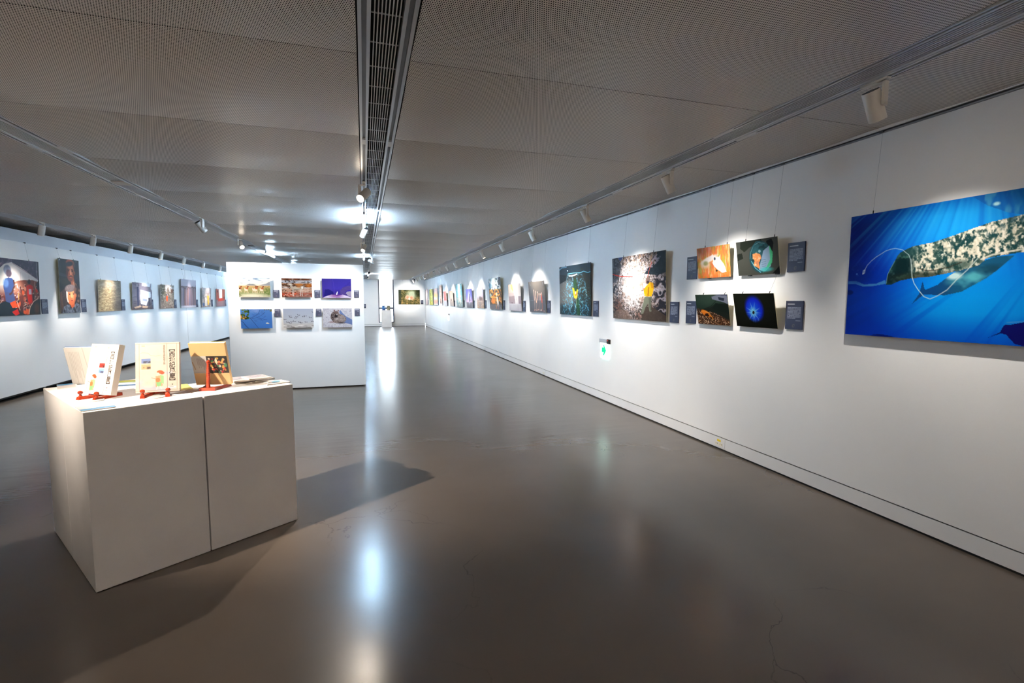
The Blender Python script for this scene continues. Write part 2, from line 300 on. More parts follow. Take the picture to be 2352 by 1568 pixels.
def p_climber():
    c = Cv(200, 230, (64, 56, 54), 1.5); g = c.em(.44, .46, .30, .36, 1.6); d = c.n(40, 40, 1, 4); e = c.n(80, 26, 2, 3); f = c.n(14, 12, 3); v = c.n(60, 10, 41, 3)
    c.mix(c.th(d+g*.35, .50, .68), (176, 160, 156)); c.mix(c.th(.33-c.V, 0, .1)*c.th(v, .45, .65)*.9, (186, 160, 140)); c.mix(c.th(.33-c.V, 0, .1)*c.th(v, .62, .75)*.8, (110, 70, 44)); c.mix(c.th(d*.55+e*.45+g*.45, .66, .82), (236, 226, 230)); c.mix(g**3*.9, (255, 250, 246)); c.mix(c.th(d, .60, .72)*c.th(.9-g, 0, .5)*.8, (40, 34, 38)); c.mix(c.th(f, .60, .75)*c.th(1-np.abs(c.V-.62)*3, 0, .5)*.4, (120, 78, 54))
    c.mix(c.pm([(0, 0), (.12, 0), (.20, .14), (.14, .35), (0, .42)])*.75, (44, 48, 60)); c.mix(c.pm([(0, 0), (.2, 0), (.2, .4), (0, .45)])*c.th(d, .5, .65)*.5, (110, 112, 118)); c.mix(c.pm([(.12, 0), (.24, 0), (.18, .07)])*.8, (74, 96, 156))
    c.mix(c.pm([(.86, 0), (1, 0), (1, .30), (.86, .34), (.64, .30), (.70, .22), (.84, .16)])*.9, (14, 28, 36)); c.mix(c.pm([(.66, .26), (.84, .04), (.92, .05), (.90, .12), (.72, .27)])*c.th(d, .40, .6)*.8, (176, 160, 176))
    st = np.sin((c.V*38+c.U*10)+12*c.n(10, 10, 5)); c.mix(c.th(st, -.1, .5)*c.th(c.U, .76, .86)*c.th(c.V, .30, .36)*.9, (24, 24, 36)); c.mix(c.th(-st, .3, .8)*c.th(c.U, .76, .86)*c.th(c.V, .30, .4)*.6, (206, 200, 216)); c.mix(c.th(st, .1, .7)*c.th(.24-c.U, 0, .2)*c.th(c.V, .36, .46)*.85, (28, 38, 50))
    c.mix(c.pm([(.58, .88), (.66, .79), (.78, .80), (.90, .86), (1, .92), (1, 1), (.58, 1)])*.92, (66, 54, 46)); c.mix(c.pm([(0, .92), (.12, .84), (.30, .86), (.42, 1), (0, 1)])*.6, (126, 104, 92)); c.mix(c.em(.14, .76, .10, .10, .8)*.7*c.th(d, .35, .6), (96, 60, 50)); c.mix(c.em(.52, .93, .06, .06, .8)*.7*c.th(d, .4, .6), (140, 84, 66))
    c.line([(0, .26), (.10, .29), (.22, .315), (.42, .332)], .013, (206, 44, 26)); c.line([(.77, .14), (.73, .24), (.685, .37)], .009, (226, 66, 40)); c.line([(.685, .37), (.66, .41)], .007, (220, 80, 50), .8)
    c.ell(.705, .395, .034, .045, (120, 98, 92)); c.ell(.70, .43, .028, .022, (60, 46, 44)); c.poly([(.655, .50), (.685, .47), (.72, .44), (.745, .425), (.785, .45), (.80, .52), (.785, .58), (.76, .64), (.64, .635), (.625, .57), (.625, .53)], (222, 164, 8)); c.poly([(.74, .43), (.79, .44), (.80, .52), (.76, .52)], (180, 126, 6)); c.poly([(.70, .50), (.725, .50), (.715, .63), (.69, .63)], (140, 96, 8), .7); c.line([(.65, .52), (.615, .53), (.60, .45)], .018, (206, 120, 76), .8); c.line([(.63, .58), (.66, .63)], .02, (240, 196, 60), .8)
    c.poly([(.64, .645), (.76, .645), (.75, .70), (.745, .76), (.755, .86), (.72, .86), (.70, .735), (.655, .80), (.61, .90), (.57, .90), (.60, .78)], (112, 118, 102)); c.poly([(.71, .66), (.76, .65), (.75, .85), (.725, .85)], (84, 90, 78), .7); return c
def p_falls():
    c = Cv(150, 190, (34, 44, 48), 1.5); d = c.n(26, 30, 4, 4); e = c.n(50, 56, 5, 3)
    c.mix(c.em(.16, .62, .36, .36, .5)*.85, (112, 108, 104)); c.mix(c.pm([(0, 0), (1, 0), (1, .20), (0, .16)])*.8, (24, 44, 58)); c.mix(c.pm([(0, .16), (.32, .20), (.30, .28), (0, .36)]), (6, 12, 18))
    c.mix(c.th(d, .5, .7)*c.th(c.U, .52, .7)*.9, (34, 44, 30)); c.mix(c.pm([(.45, .2), (1, .2), (1, .66), (.62, .55)])*.55, (44, 34, 14)); c.mix(c.th(c.V, .75, .85)*.75, (14, 34, 44))
    arch = 0
    for k, (x, y, r) in enumerate([(.36, .30, .12), (.36, .46, .13), (.34, .60, .14), (.32, .74, .14), (.68, .28, .10), (.74, .42, .12), (.76, .60, .14), (.76, .76, .14), (.45, .86, .12), (.62, .90, .12), (.25, .90, .12), (.84, .90, .1)]):
        dd = np.abs(np.hypot((c.U-x)*1.2, c.V-y)-r); c.mix(np.clip((.035-dd)/.03, 0, 1)*c.th(e, .35, .7)*.8, (90, 168, 206) if k % 3 else (150, 206, 222))
    c.mix(c.th(e, .68, .85)*c.em(.5, .72, .55, .34, .5)*.9, (90, 190, 214)); c.mix(c.th(c.n(50, 50, 9), .74, .88)*c.em(.35, .5, .3, .4, .6)*.7, (170, 200, 210))
    c.poly([(.50, .28), (.57, .28), (.60, .55), (.56, .78), (.60, 1), (.68, 1), (.66, .74), (.62, .6), (.46, .6)], (20, 66, 20), .7); c.poly([(.44, .45), (.50, .46), (.54, .60), (.60, .48), (.63, .50), (.58, .66), (.50, .66)], (210, 196, 20), .95)
    c.ell(.555, .60, .055, .075, (250, 190, 50), 1, .5); c.ell(.555, .575, .03, .04, (232, 104, 30)); c.ell(.55, .555, .014, .03, (255, 236, 220)); c.line([(.56, .66), (.57, .76), (.55, .84)], .012, (200, 224, 190), .8)
    c.line([(.30, .165), (.5, .16), (.7, .17), (.80, .15), (.92, .185), (1, .17)], .014, (120, 190, 214)); c.line([(.34, .21), (.44, .215), (.60, .19)], .022, (246, 250, 252)); c.line([(0, .06), (.10, .02), (.25, .02)], .03, (130, 170, 200), .9); c.ell(.29, .10, .02, .012, (240, 240, 250))
    return c
def p_egret():
    c = Cv(100, 84, (220, 120, 70), 1.5); s = c.n(34, 5, 2, 3); t = c.n(20, 4, 7, 3)
    c.mix(c.th(s, .35, .65), (236, 150, 60)); c.mix(c.th(t, .58, .74)*.8, (150, 170, 60)); c.mix(c.th(c.n(30, 4, 12), .6, .75)*.8, (240, 190, 150)); c.mix(c.th(c.V, .75, 1)*.6*c.th(s, .3, .6), (222, 80, 26)); c.mix(c.em(.25, .1, .25, .2, 1)*.5, (190, 90, 90))
    Wh = (240, 234, 236)
    c.ell(.38, .40, .26, .085, Wh, .95, .5, -.25); c.ell(.25, .54, .13, .13, (226, 214, 206), .8, .9); c.ell(.27, .52, .07, .07, (110, 120, 50), .6, .8); c.poly([(.54, .34), (.66, .34), (.82, .60), (.88, .83), (.76, .86), (.62, .74), (.52, .62), (.48, .52)], Wh, .96)
    c.poly([(.66, .40), (.72, .28), (.72, .46)], Wh, .9); c.poly([(.40, .34), (.50, .24), (.52, .36)], Wh, .9); c.ell(.555, .40, .025, .05, (26, 46, 66), .9); c.ell(.60, .78, .03, .035, (20, 34, 30), .8); return c
def p_crabglass():
    c = Cv(120, 92, (72, 74, 68), 1.5); c.mix(c.th(c.V+c.U*.2, .2, 1.2)*.5, (56, 58, 52)); c.poly([(.12, .0), (.62, .0), (.66, .12), (.34, .20), (.20, .32), (.10, .20)], (28, 34, 24), .85); c.poly([(0, .36), (.14, .34), (.16, .5), (0, .56)], (26, 30, 24), .85)
    c.poly([(.74, .08), (.86, .04), (.90, .16), (.86, .38), (.76, .28)], (10, 14, 12)); c.poly([(.82, 1), (1, .78), (1, 1)], (8, 10, 8))
    c.ell(.58, .50, .265, .44, (34, 74, 84), 1, .06, .15); c.ell(.60, .52, .235, .40, (44, 92, 100), 1, .3); c.mix(c.em(.58, .50, .25, .42, .1, .15)*c.th(c.n(12, 14, 4), .45, .7)*.9, (26, 54, 60))
    c.poly([(.52, .86), (.66, .34), (.80, .22), (.855, .50), (.80, .78), (.66, .92)], (150, 176, 206), .95); c.poly([(.80, .20), (.87, .42), (.84, .68), (.74, .84), (.62, .93), (.70, .80), (.80, .60)], (70, 196, 130), .85); c.mix(c.em(.7, .86, .14, .06, .8)*.7, (60, 190, 190))
    c.poly([(.40, .40), (.48, .38), (.58, .42), (.60, .52), (.54, .66), (.55, .84), (.46, .76), (.40, .72), (.44, .60), (.40, .52)], (232, 150, 90)); c.mix(c.th(c.n(24, 24, 8), .55, .7)*c.em(.49, .58, .10, .2, .4), (250, 206, 170)); c.ell(.50, .66, .04, .05, (206, 130, 96), .9)
    for i in range(5): c.line([(.60, .56+.05*i), (.70, .60+.05*i)], .008, (50, 80, 100), .8)
    c.line([(.33, .52), (.36, .34), (.44, .16), (.56, .10), (.70, .14)], .012, (140, 176, 180), .8); c.line([(.36, .60), (.44, .80), (.56, .93)], .022, (120, 200, 226), .9); c.line([(.42, .20), (.50, .07), (.60, .08)], .03, (40, 96, 110), .8); c.ell(.57, .34, .03, .04, (150, 190, 206), .9)
    return c
def p_crabsand():
    c = Cv(100, 84, (22, 28, 22), 1.5); c.poly([(0, 0), (1, 0), (1, .30), (.62, .30), (.46, .42), (.20, .50), (0, .48)], (34, 52, 42)); c.mix(c.em(.35, .15, .35, .2, 1)*.4, (60, 80, 66)); c.poly([(.62, .28), (1, .34), (1, .62), (.5, .48)], (14, 24, 18)); c.line([(0, .48), (.2, .50), (.46, .40), (.66, .2)], .012, (6, 8, 8))
    c.poly([(.52, .08), (.72, .02), (.98, .05), (1, .32), (.88, .26), (.54, .16)], (112, 118, 136)); c.poly([(.72, .09), (.90, .13), (.88, .22), (.73, .18)], (34, 44, 60)); c.poly([(.60, 0), (1, 0), (1, .06), (.7, .03)], (66, 72, 96))
    m = c.pm([(0, .47), (.2, .50), (.6, .62), (1, .84), (1, 1), (0, 1)]); s = c.n(50, 40, 3, 3); c.mix(m, (50, 26, 12)); c.mix(m*c.th(s, .45, .7), (140, 92, 56)); c.mix(m*c.th(s, .66, .8), (226, 196, 168)); c.poly([(0, .47), (.2, .49), (1, .82), (1, .86), (.2, .56), (0, .54)], (48, 32, 22), .7)
    c.ell(.29, .63, .15, .09, (236, 128, 30), 1, .3, .4); c.ell(.33, .68, .075, .055, (30, 8, 4), 1, .4); c.line([(.12, .62), (.16, .56), (.26, .55)], .03, (240, 150, 50)); c.line([(.38, .66), (.46, .72), (.50, .80)], .03, (236, 140, 40)); c.line([(.30, .57), (.42, .62)], .02, (246, 176, 80)); return c
def p_bluedot():
    c = Cv(110, 90, (10, 12, 4), 1.5); c.mix(c.em(.3, .2, .5, .4, 1.2)*.5, (22, 26, 8)); c.ell(.50, .45, .215, .36, (12, 30, 190), .97, .35, -.25); c.ell(.48, .52, .14, .24, (14, 90, 225), .9, .9); c.ell(.47, .55, .075, .12, (120, 206, 236), .9, 1.)
    a = np.arctan2(c.V-.55, (c.U-.475)*1.5); c.mix(c.em(.475, .55, .14, .24, .8)*c.th(np.sin(a*23)+np.sin(a*9), .6, 1.6)*.7, (190, 236, 246)); c.mix(c.th(c.n(30, 30, 2), .72, .85)*c.em(.52, .68, .14, .14, .5), (60, 130, 230))
    c.ell(.475, .56, .026, .05, (16, 8, 6), 1, .3, .5); return c
def p_figs():   # row of pale figures on wet ground
    c = Cv(70, 76, (108, 102, 98), 1.5); c.mix(c.th(.45-c.V, 0, .4)*.6, (150, 138, 126)); c.mix(c.th(c.V, .45, .5)*.7, (84, 90, 104)); c.mix(c.em(.05, .4, .25, .3, 1)*.5, (70, 76, 88)); c.line([(0, .62), (.5, .60), (1, .60)], .006, (150, 160, 175), .6)
    for i, (x, h, col) in enumerate([(.34, .30, (232, 190, 174)), (.44, .34, (240, 206, 180)), (.55, .36, (226, 170, 150)), (.64, .42, (200, 160, 150)), (.72, .42, (190, 170, 170)), (.80, .40, (240, 120, 84))]):
        c.ell(x, h, .018, .04, (238, 200, 184)); c.line([(x, h+.05), (x, .60)], .045, col); c.line([(x, .64), (x, .93)], .03, [int(q*.75+20) for q in col], .7)
    c.line([(.44, .52), (.46, .66)], .07, (240, 190, 160)); c.line([(.80, .52), (.80, .66)], .06, (240, 96, 60)); c.speck(22, (.3, .90, .92, .96), (.012, .02), [(244, 206, 190), (226, 150, 130)], 4); c.line([(.08, 0), (.14, .12)], .02, (190, 190, 196), .8); c.line([(.86, 0), (.93, .16)], .02, (190, 190, 200), .7); return c
def p_temple():
    c = Cv(60, 66, (222, 216, 216), 1.5); c.grad([(0, (214, 206, 202)), (.5, (226, 222, 222)), (1, (196, 192, 200))]); c.poly([(0, .02), (.36, .02), (.46, .40), (.48, .62), (0, .62)], (206, 178, 160), .8); c.poly([(.20, .0), (.36, .02), (.44, .30), (.22, .16)], (226, 170, 96), .8)
    c.poly([(0, .45), (.50, .44), (.52, .72), (.04, .72)], (144, 126, 134), .85); c.poly([(.78, .46), (1, .46), (1, .72), (.78, .72)], (140, 122, 130), .85); c.poly([(0, .32), (.46, .32), (.48, .44), (0, .46)], (188, 172, 174), .8); c.ell(.27, .70, .05, .02, (90, 60, 70)); c.line([(.62, .48), (.64, .60)], .04, (176, 146, 152), .8)
    c.mix(c.th(c.V, .72, .76)*.45, (172, 170, 184)); c.mix(c.th(c.n(20, 2, 3), .5, .8)*c.th(c.V, .74, .8)*.4, (150, 148, 164)); return c
def p_cavern():
    c = Cv(60, 100, (24, 30, 30), 1.5); d = c.n(8, 12, 4, 4); e = c.n(14, 18, 8, 3); t = c.th(.40-c.V, 0, .06)
    c.mix(c.th(d, .4, .6)*t, (90, 140, 168)); c.mix(c.th(e, .52, .66)*t, (226, 232, 232)); c.mix(c.em(.42, .12, .2, .2, .8)*.7*t, (214, 220, 216)); c.mix(c.pm([(.8, 0), (1, 0), (1, .34), (.86, .2)])*.8, (18, 28, 40))
    m = c.th(c.V, .34, .40)*c.th(.84-c.V, 0, .05); c.mix(m*c.th(d, .36, .55), (212, 126, 14)); c.mix(m*c.th(e, .62, .74), (246, 176, 60)); c.mix(m*c.th(c.n(10, 14, 22), .66, .74), (10, 14, 8)); c.ell(.12, .55, .1, .06, (150, 190, 196), .8, .7); c.ell(.62, .52, .07, .05, (240, 230, 210), .8, .7); c.ell(.30, .74, .16, .09, (226, 120, 10), .9, .6)
    c.line([(.40, .40), (.42, .66)], .02, (24, 22, 10), .9); c.mix(c.th(c.V, .82, .86)*.85, (104, 98, 104)); c.line([(.50, .62), (.56, .96)], .035, (240, 150, 40)); c.poly([(.60, .60), (.68, .60), (.76, .80), (.68, .92), (.62, .80)], (232, 224, 216), .9); c.line([(.68, .76), (.92, 1)], .012, (220, 220, 210), .7); c.line([(.70, .86), (.72, .98)], .03, (220, 130, 110), .8); return c
def p_twig():
    c = Cv(44, 60, (176, 172, 192), 1.5); c.grad([(0, (186, 196, 226)), (.4, (180, 182, 206)), (.6, (150, 132, 130)), (1, (168, 138, 116))]); d = c.n(16, 12, 3, 3); c.mix(c.th(d, .5, .7)*.7, (196, 168, 156)); c.mix(c.th(c.n(14, 20, 8), .64, .76)*c.th(c.V, .5, .6), (216, 186, 160)); c.ell(.50, .52, .12, .10, (76, 50, 46), .9, .5); c.ell(.74, .54, .10, .09, (92, 60, 50), .9, .5)
    c.line([(.2, 0), (.34, .4)], .014, (150, 120, 130), .7); c.line([(.8, 0), (.62, .4)], .014, (150, 130, 140), .7); c.poly([(.4, .05), (.6, .05), (.58, .4), (.42, .4)], (196, 178, 186), .6); c.poly([(.3, .7), (.6, .68), (.62, 1), (.34, 1)], (120, 118, 124), .6); return c
def p_tower():
    c = Cv(40, 56, (92, 92, 190), 1.5); c.grad([(0, (70, 66, 160)), (.35, (96, 100, 206)), (.68, (214, 176, 206)), (.72, (110, 106, 116)), (1, (96, 94, 104))]); c.mix(c.em(.5, .45, .18, .3, 1)*.8, (206, 206, 246)); c.poly([(.50, .28), (.62, .24), (.68, .66), (.46, .68)], (90, 80, 110)); c.mix(c.th(c.n(14, 3, 3), .5, .8)*c.th(c.V, .72, .75)*.5, (70, 70, 80)); return c
def p_cyan():
    c = Cv(44, 76, (110, 190, 206), 1.5); c.grad([(0, (90, 186, 206)), (.55, (120, 196, 206)), (1, (140, 150, 150))]); c.poly([(.36, .0), (.66, .0), (.72, .55), (.80, .8), (.30, .8), (.34, .4)], (216, 220, 206), .85); d = c.n(10, 16, 4, 4); c.mix(c.th(d, .5, .7)*c.th(c.V, .3, .6)*.8, (66, 106, 126)); c.mix(c.th(d, .66, .8)*.8, (240, 230, 200)); c.speck(20, (.4, .75, .9, .98), (.015, .035), [(230, 150, 50), (60, 50, 44), (226, 220, 210)], 8); return c
def p_beige():
    c = Cv(30, 44, (190, 164, 146), 1.5); c.grad([(0, (176, 138, 116)), (.4, (206, 182, 164)), (1, (170, 156, 148))]); c.ell(.45, .58, .1, .07, (120, 100, 92)); c.poly([(.38, .1), (.55, .1), (.52, .5), (.42, .5)], (216, 196, 180), .7); return c
def p_red():
    c = Cv(30, 40, (180, 174, 178), 1.5); c.poly([(0, 0), (1, 0), (1, .3), (0, .3)], (90, 24, 20)); c.poly([(.2, 0), (.8, 0), (.86, .62), (.14, .62)], (214, 40, 22)); c.poly([(0, 0), (.24, 0), (.2, .5), (.0, .4)], (40, 40, 44)); c.mix(c.em(.75, .2, .2, .2, .8)*.6, (150, 100, 80)); c.grad([(0, (0, 0, 0)), (1, (0, 0, 0))], 'v', 0); c.poly([(0, .62), (1, .62), (1, 1), (0, 1)], (186, 182, 188)); return c
def p_brown():
    c = Cv(26, 54, (150, 110, 92), 1.5); d = c.n(5, 20, 3, 3); c.mix(c.th(d, .4, .7), (196, 160, 140)); c.mix(c.th(c.n(6, 18, 9), .6, .75), (96, 56, 44)); c.poly([(0, .9), (1, .9), (1, 1), (0, 1)], (226, 220, 220)); return c
def p_sunset():
    c = Cv(34, 46, (200, 160, 130), 1.5); c.grad([(0, (90, 80, 130)), (.2, (140, 116, 130)), (.45, (216, 150, 90)), (.6, (250, 226, 220)), (.72, (206, 140, 110)), (.9, (170, 130, 130)), (.93, (230, 226, 232)), (1, (230, 226, 232))]); c.mix(c.th(c.n(8, 8, 3), .55, .75)*.6, (240, 180, 60)); return c
def p_foliage():
    c = Cv(34, 46, (150, 160, 60), 1.5); d = c.n(10, 16, 3, 4); c.mix(c.th(d, .4, .7), (206, 206, 110)); c.mix(c.th(c.n(12, 14, 6), .62, .75), (60, 70, 24)); c.mix(c.th(c.V, .7, .8)*c.th(d, .4, .6)*.8, (214, 190, 40)); return c
def p_pale():
    c = Cv(26, 40, (212, 200, 202), 1.5); c.grad([(0, (196, 184, 192)), (.5, (220, 208, 206)), (1, (190, 176, 182))]); c.poly([(.55, 0), (.8, 0), (.85, 1), (.6, 1)], (160, 148, 160), .7); return c
def p_nest():
    c = Cv(90, 60, (80, 80, 44), 1.5); d = c.n(24, 18, 3, 4); c.mix(c.th(d, .4, .65), (140, 124, 76)); c.mix(c.th(c.n(20, 14, 8), .55, .75)*c.th(c.V, .45, .7), (206, 160, 100)); c.mix(c.th(c.n(18, 12, 12), .5, .7)*c.th(.5-c.V, 0, .3)*.9, (40, 58, 22)); c.mix(c.em(.62, .30, .22, .26, 1)*.85, (222, 232, 200)); c.poly([(0, 0), (.14, 0), (.12, 1), (0, 1)], (52, 62, 52), .7); c.mix(c.em(.9, .2, .14, .25, .8)*.7, (26, 34, 10))
    for x, y in ((.42, .52), (.60, .55)): c.ell(x, y, .11, .15, (246, 206, 176), .95, .5); c.ell(x, y, .06, .09, (232, 150, 116), .8, .7)
    c.ell(.5, .62, .05, .08, (255, 240, 230), .9, .6); return c
def p_horses():
    c = Cv(140, 88, (170, 160, 110), 1.5); c.grad([(0, (176, 200, 214)), (.25, (214, 206, 200)), (.40, (226, 204, 180)), (.42, (190, 152, 104)), (.55, (160, 142, 94)), (.8, (140, 146, 96)), (1, (206, 196, 170))])
    d = c.n(6, 14, 5, 3); c.mix(c.th(d, .45, .7)*c.th(.34-c.V, 0, .1), (112, 132, 154)); c.mix(c.th(c.n(5, 10, 9), .5, .75)*c.th(.36-c.V, 0, .1), (240, 222, 206)); c.poly([(.2, .40), (.34, .31), (.46, .32), (.60, .40)], (106, 110, 116), .9); c.poly([(.60, .40), (.86, .30), (.97, .20), (1, .2), (1, .40)], (126, 132, 140), .85); c.mix(c.pm([(.74, .46), (1, .40), (1, .9), (.8, .8)])*c.th(c.n(24, 16, 3), .35, .7)*.8, (90, 112, 52)); c.mix(c.th(c.n(30, 12, 4), .5, .8)*c.th(c.V, .6, .8)*.4, (120, 130, 80)); c.poly([(0, .8), (.1, .9), (0, 1)], (70, 80, 40), .7)
    for x, k in ((.03, .8), (.24, 1), (.49, 1), (.54, 1.1), (.72, 1)):
        y = .585; br = (176, 98, 60) if x > .1 else (84, 44, 30)
        for dx, ex in ((-.045, -.075), (-.02, -.01), (.03, .06), (.04, .03)): c.line([(x+dx, y+.04), (x+ex, y+.20*k)], .018, (222, 190, 160), .9)
        c.ell(x-.01, y, .055, .075, br, 1, .35, .25); c.ell(x-.005, y+.04, .05, .045, (236, 212, 188), .95, .5); c.ell(x-.045, y, .022, .06, (232, 206, 184), .9, .5); c.poly([(x+.015, y-.03), (x+.035, y-.15), (x+.06, y-.15), (x+.055, y-.01)], (156, 84, 50)); c.ell(x+.058, y-.135, .022, .03, (126, 66, 44), 1, .4, .6); c.line([(x+.02, y-.06), (x+.038, y-.16)], .016, (70, 40, 30), .8)
    c.mix(c.em(.42, .92, .34, .10, 1)*.75, (240, 226, 200)); return c
def p_antelope():
    c = Cv(140, 88, (150, 110, 90), 1.5); d = c.n(14, 24, 3, 4); c.grad([(0, (110, 56, 30)), (.1, (90, 46, 24)), (.12, (180, 182, 192)), (.24, (164, 168, 180)), (.28, (170, 116, 78)), (.36, (60, 36, 24)), (.44, (90, 56, 38)), (.48, (200, 200, 204)), (.54, (180, 142, 122)), (.74, (160, 112, 88)), (.76, (196, 70, 36)), (.9, (166, 70, 46)), (1, (140, 96, 86))]); c.mix(c.th(d, .52, .72)*.7, (206, 184, 172)); c.mix(c.th(c.n(16, 26, 8), .6, .74)*.8, (44, 26, 18)); c.mix(c.pm([(.55, .55), (1, .5), (1, .75), (.5, .75)])*.5, (196, 156, 136)); c.mix(c.pm([(.5, .72), (1, .74), (1, 1), (.4, 1)])*.6, (140, 100, 90)); c.mix(c.em(.9, .38, .12, .1, .8)*.7, (200, 106, 30))
    bo = (166, 148, 130); lg = (220, 212, 202)
    c.ell(.58, .34, .13, .06, (180, 112, 56), 1, .4); c.poly([(.31, .46), (.36, .44), (.50, .43), (.62, .43), (.68, .47), (.68, .58), (.60, .62), (.44, .64), (.34, .60), (.30, .52)], bo); c.mix(c.em(.46, .50, .12, .05, .8)*.6, (196, 182, 166)); c.mix(c.em(.56, .45, .07, .035, .8)*.8, (190, 120, 66)); c.poly([(.27, .31), (.33, .29), (.37, .46), (.31, .54), (.28, .42)], (176, 160, 144)); c.poly([(.235, .345), (.26, .29), (.32, .27), (.34, .32), (.28, .37)], (206, 194, 180)); c.line([(.305, .28), (.30, .20), (.33, .12), (.38, .10)], .014, (50, 42, 40)); c.line([(.33, .28), (.345, .18), (.40, .13)], .014, (60, 48, 44)); c.ell(.67, .49, .028, .075, (232, 224, 214), 1, .4); c.line([(.69, .45), (.71, .40)], .014, (230, 222, 214))
    for x, k, x2 in ((.345, .75, .36), (.385, .75, .385), (.61, .74, .605), (.655, .74, .675)): c.line([(x, .58), (x+.005, k), (x2, .93)], .022, lg)
    c.mix(c.em(.46, .61, .10, .025, .7)*.8, (100, 86, 74)); return c
def p_purple():
    c = Cv(120, 76, (44, 34, 128), 1.5); c.grad([(0, (44, 36, 124)), (.5, (52, 42, 140)), (1, (46, 30, 110))]); c.mix(c.th(.36-c.U, 0, .04)*.35, (66, 50, 130)); c.poly([(.10, .56), (.22, .54), (.36, .66), (.42, .88), (.06, .90)], (24, 22, 96), .8); c.line([(.37, 0), (.41, .5), (.42, .84)], .012, (110, 84, 168), .5)
    c.poly([(.62, .80), (.62, .58), (.72, .44), (.86, .38), (1, .36), (1, .56), (.86, .60), (.78, .70), (.84, .84)], (76, 60, 116), .85); st = np.sin(c.V*90+c.U*40+6*c.n(5, 5, 3)); c.mix(c.pm([(.62, .58), (.72, .40), (1, .10), (1, .56), (.8, .68)])*c.th(st, .2, .9)*.4, (30, 20, 80)); c.poly([(.80, .74), (.86, .66), (1, .64), (1, .94), (.88, .88)], (146, 136, 156))
    c.poly([(.02, .98), (.14, .90), (.32, .82), (.42, .84), (.50, .90), (.58, .86), (.70, .82), (.84, .88), (.98, .95), (.98, 1), (.60, .98), (.46, .98), (.25, 1)], (206, 190, 214)); c.mix(c.em(.47, .88, .2, .08, .9)*.7, (120, 60, 130)); c.poly([(.47, .80), (.51, .66), (.53, .68), (.51, .80), (.50, .84)], (236, 232, 246)); return c
def p_tree():
    c = Cv(120, 76, (74, 124, 196), 1.5); c.grad([(0, (84, 128, 194)), (1, (64, 118, 196))]); c.mix(c.em(.45, .10, .14, .10, 1)*.5*c.n(8, 8, 3), (210, 200, 230)); bl = (30, 42, 70)
    c.line([(.30, .46), (.42, .70), (.56, 1)], .013, bl); c.line([(.30, .46), (.45, .36), (.56, .24), (.62, .05)], .012, bl, .9); c.line([(.33, .50), (.50, .44), (.64, .34), (.78, .16)], .010, bl, .9); c.line([(.50, .44), (.66, .48), (.82, .56)], .008, bl, .8); c.line([(.0, .58), (.10, .70), (.14, .84), (.24, 1)], .014, bl); c.line([(.12, .76), (.24, .96)], .008, bl)
    r = random.Random(5)
    for _ in range(36):
        x, y = r.uniform(.36, .74), r.uniform(.14, .6); c.line([(x, y), (x+r.uniform(.02, .1), y+r.uniform(-.1, .1))], .005, (44, 66, 106), .8)
    c.speck(46, (.0, .0, .26, .5), (.02, .05), [(70, 96, 30), (40, 66, 24), (96, 116, 40)], 3); c.speck(8, (.0, .34, .2, .5), (.02, .04), [(232, 160, 60), (226, 120, 40)], 6); c.speck(14, (.74, -.02, 1, .10), (.02, .04), [(120, 106, 50), (80, 96, 40)], 9)
    c.ell(.835, .73, .045, .035, (238, 232, 214), 1, .5); c.ell(.87, .745, .03, .025, (220, 206, 180)); return c
def p_birds():
    c = Cv(120, 76, (176, 180, 192), 1.5); c.grad([(0, (170, 176, 194)), (.7, (190, 192, 200)), (.82, (196, 190, 186)), (1, (206, 200, 196))]); c.mix(c.th(c.n(6, 34, 4), .5, .7)*c.th(c.V, .84, .88)*.9, (96, 84, 80)); c.mix(c.th(c.n(5, 30, 14), .6, .75)*c.th(c.V, .82, .86), (244, 240, 236)); r = random.Random(3); dk = (46, 42, 48)
    for x, y in ((.05, .55), (.24, .44), (.22, .38), (.40, .48), (.44, .42), (.50, .33), (.66, .42), (.72, .38), (.89, .46), (.99, .18), (.13, .70), (.22, .74), (.27, .68), (.36, .66), (.52, .70), (.57, .73), (.74, .70), (.95, .67), (1., .68)):
        c.line([(x-.035, y-.03*r.random()), (x, y+.03), (x+.045, y+.01*r.random())], .022, dk, .9); c.ell(x+.01, y+.04, .014, .012, (236, 236, 240), .9)
    return c
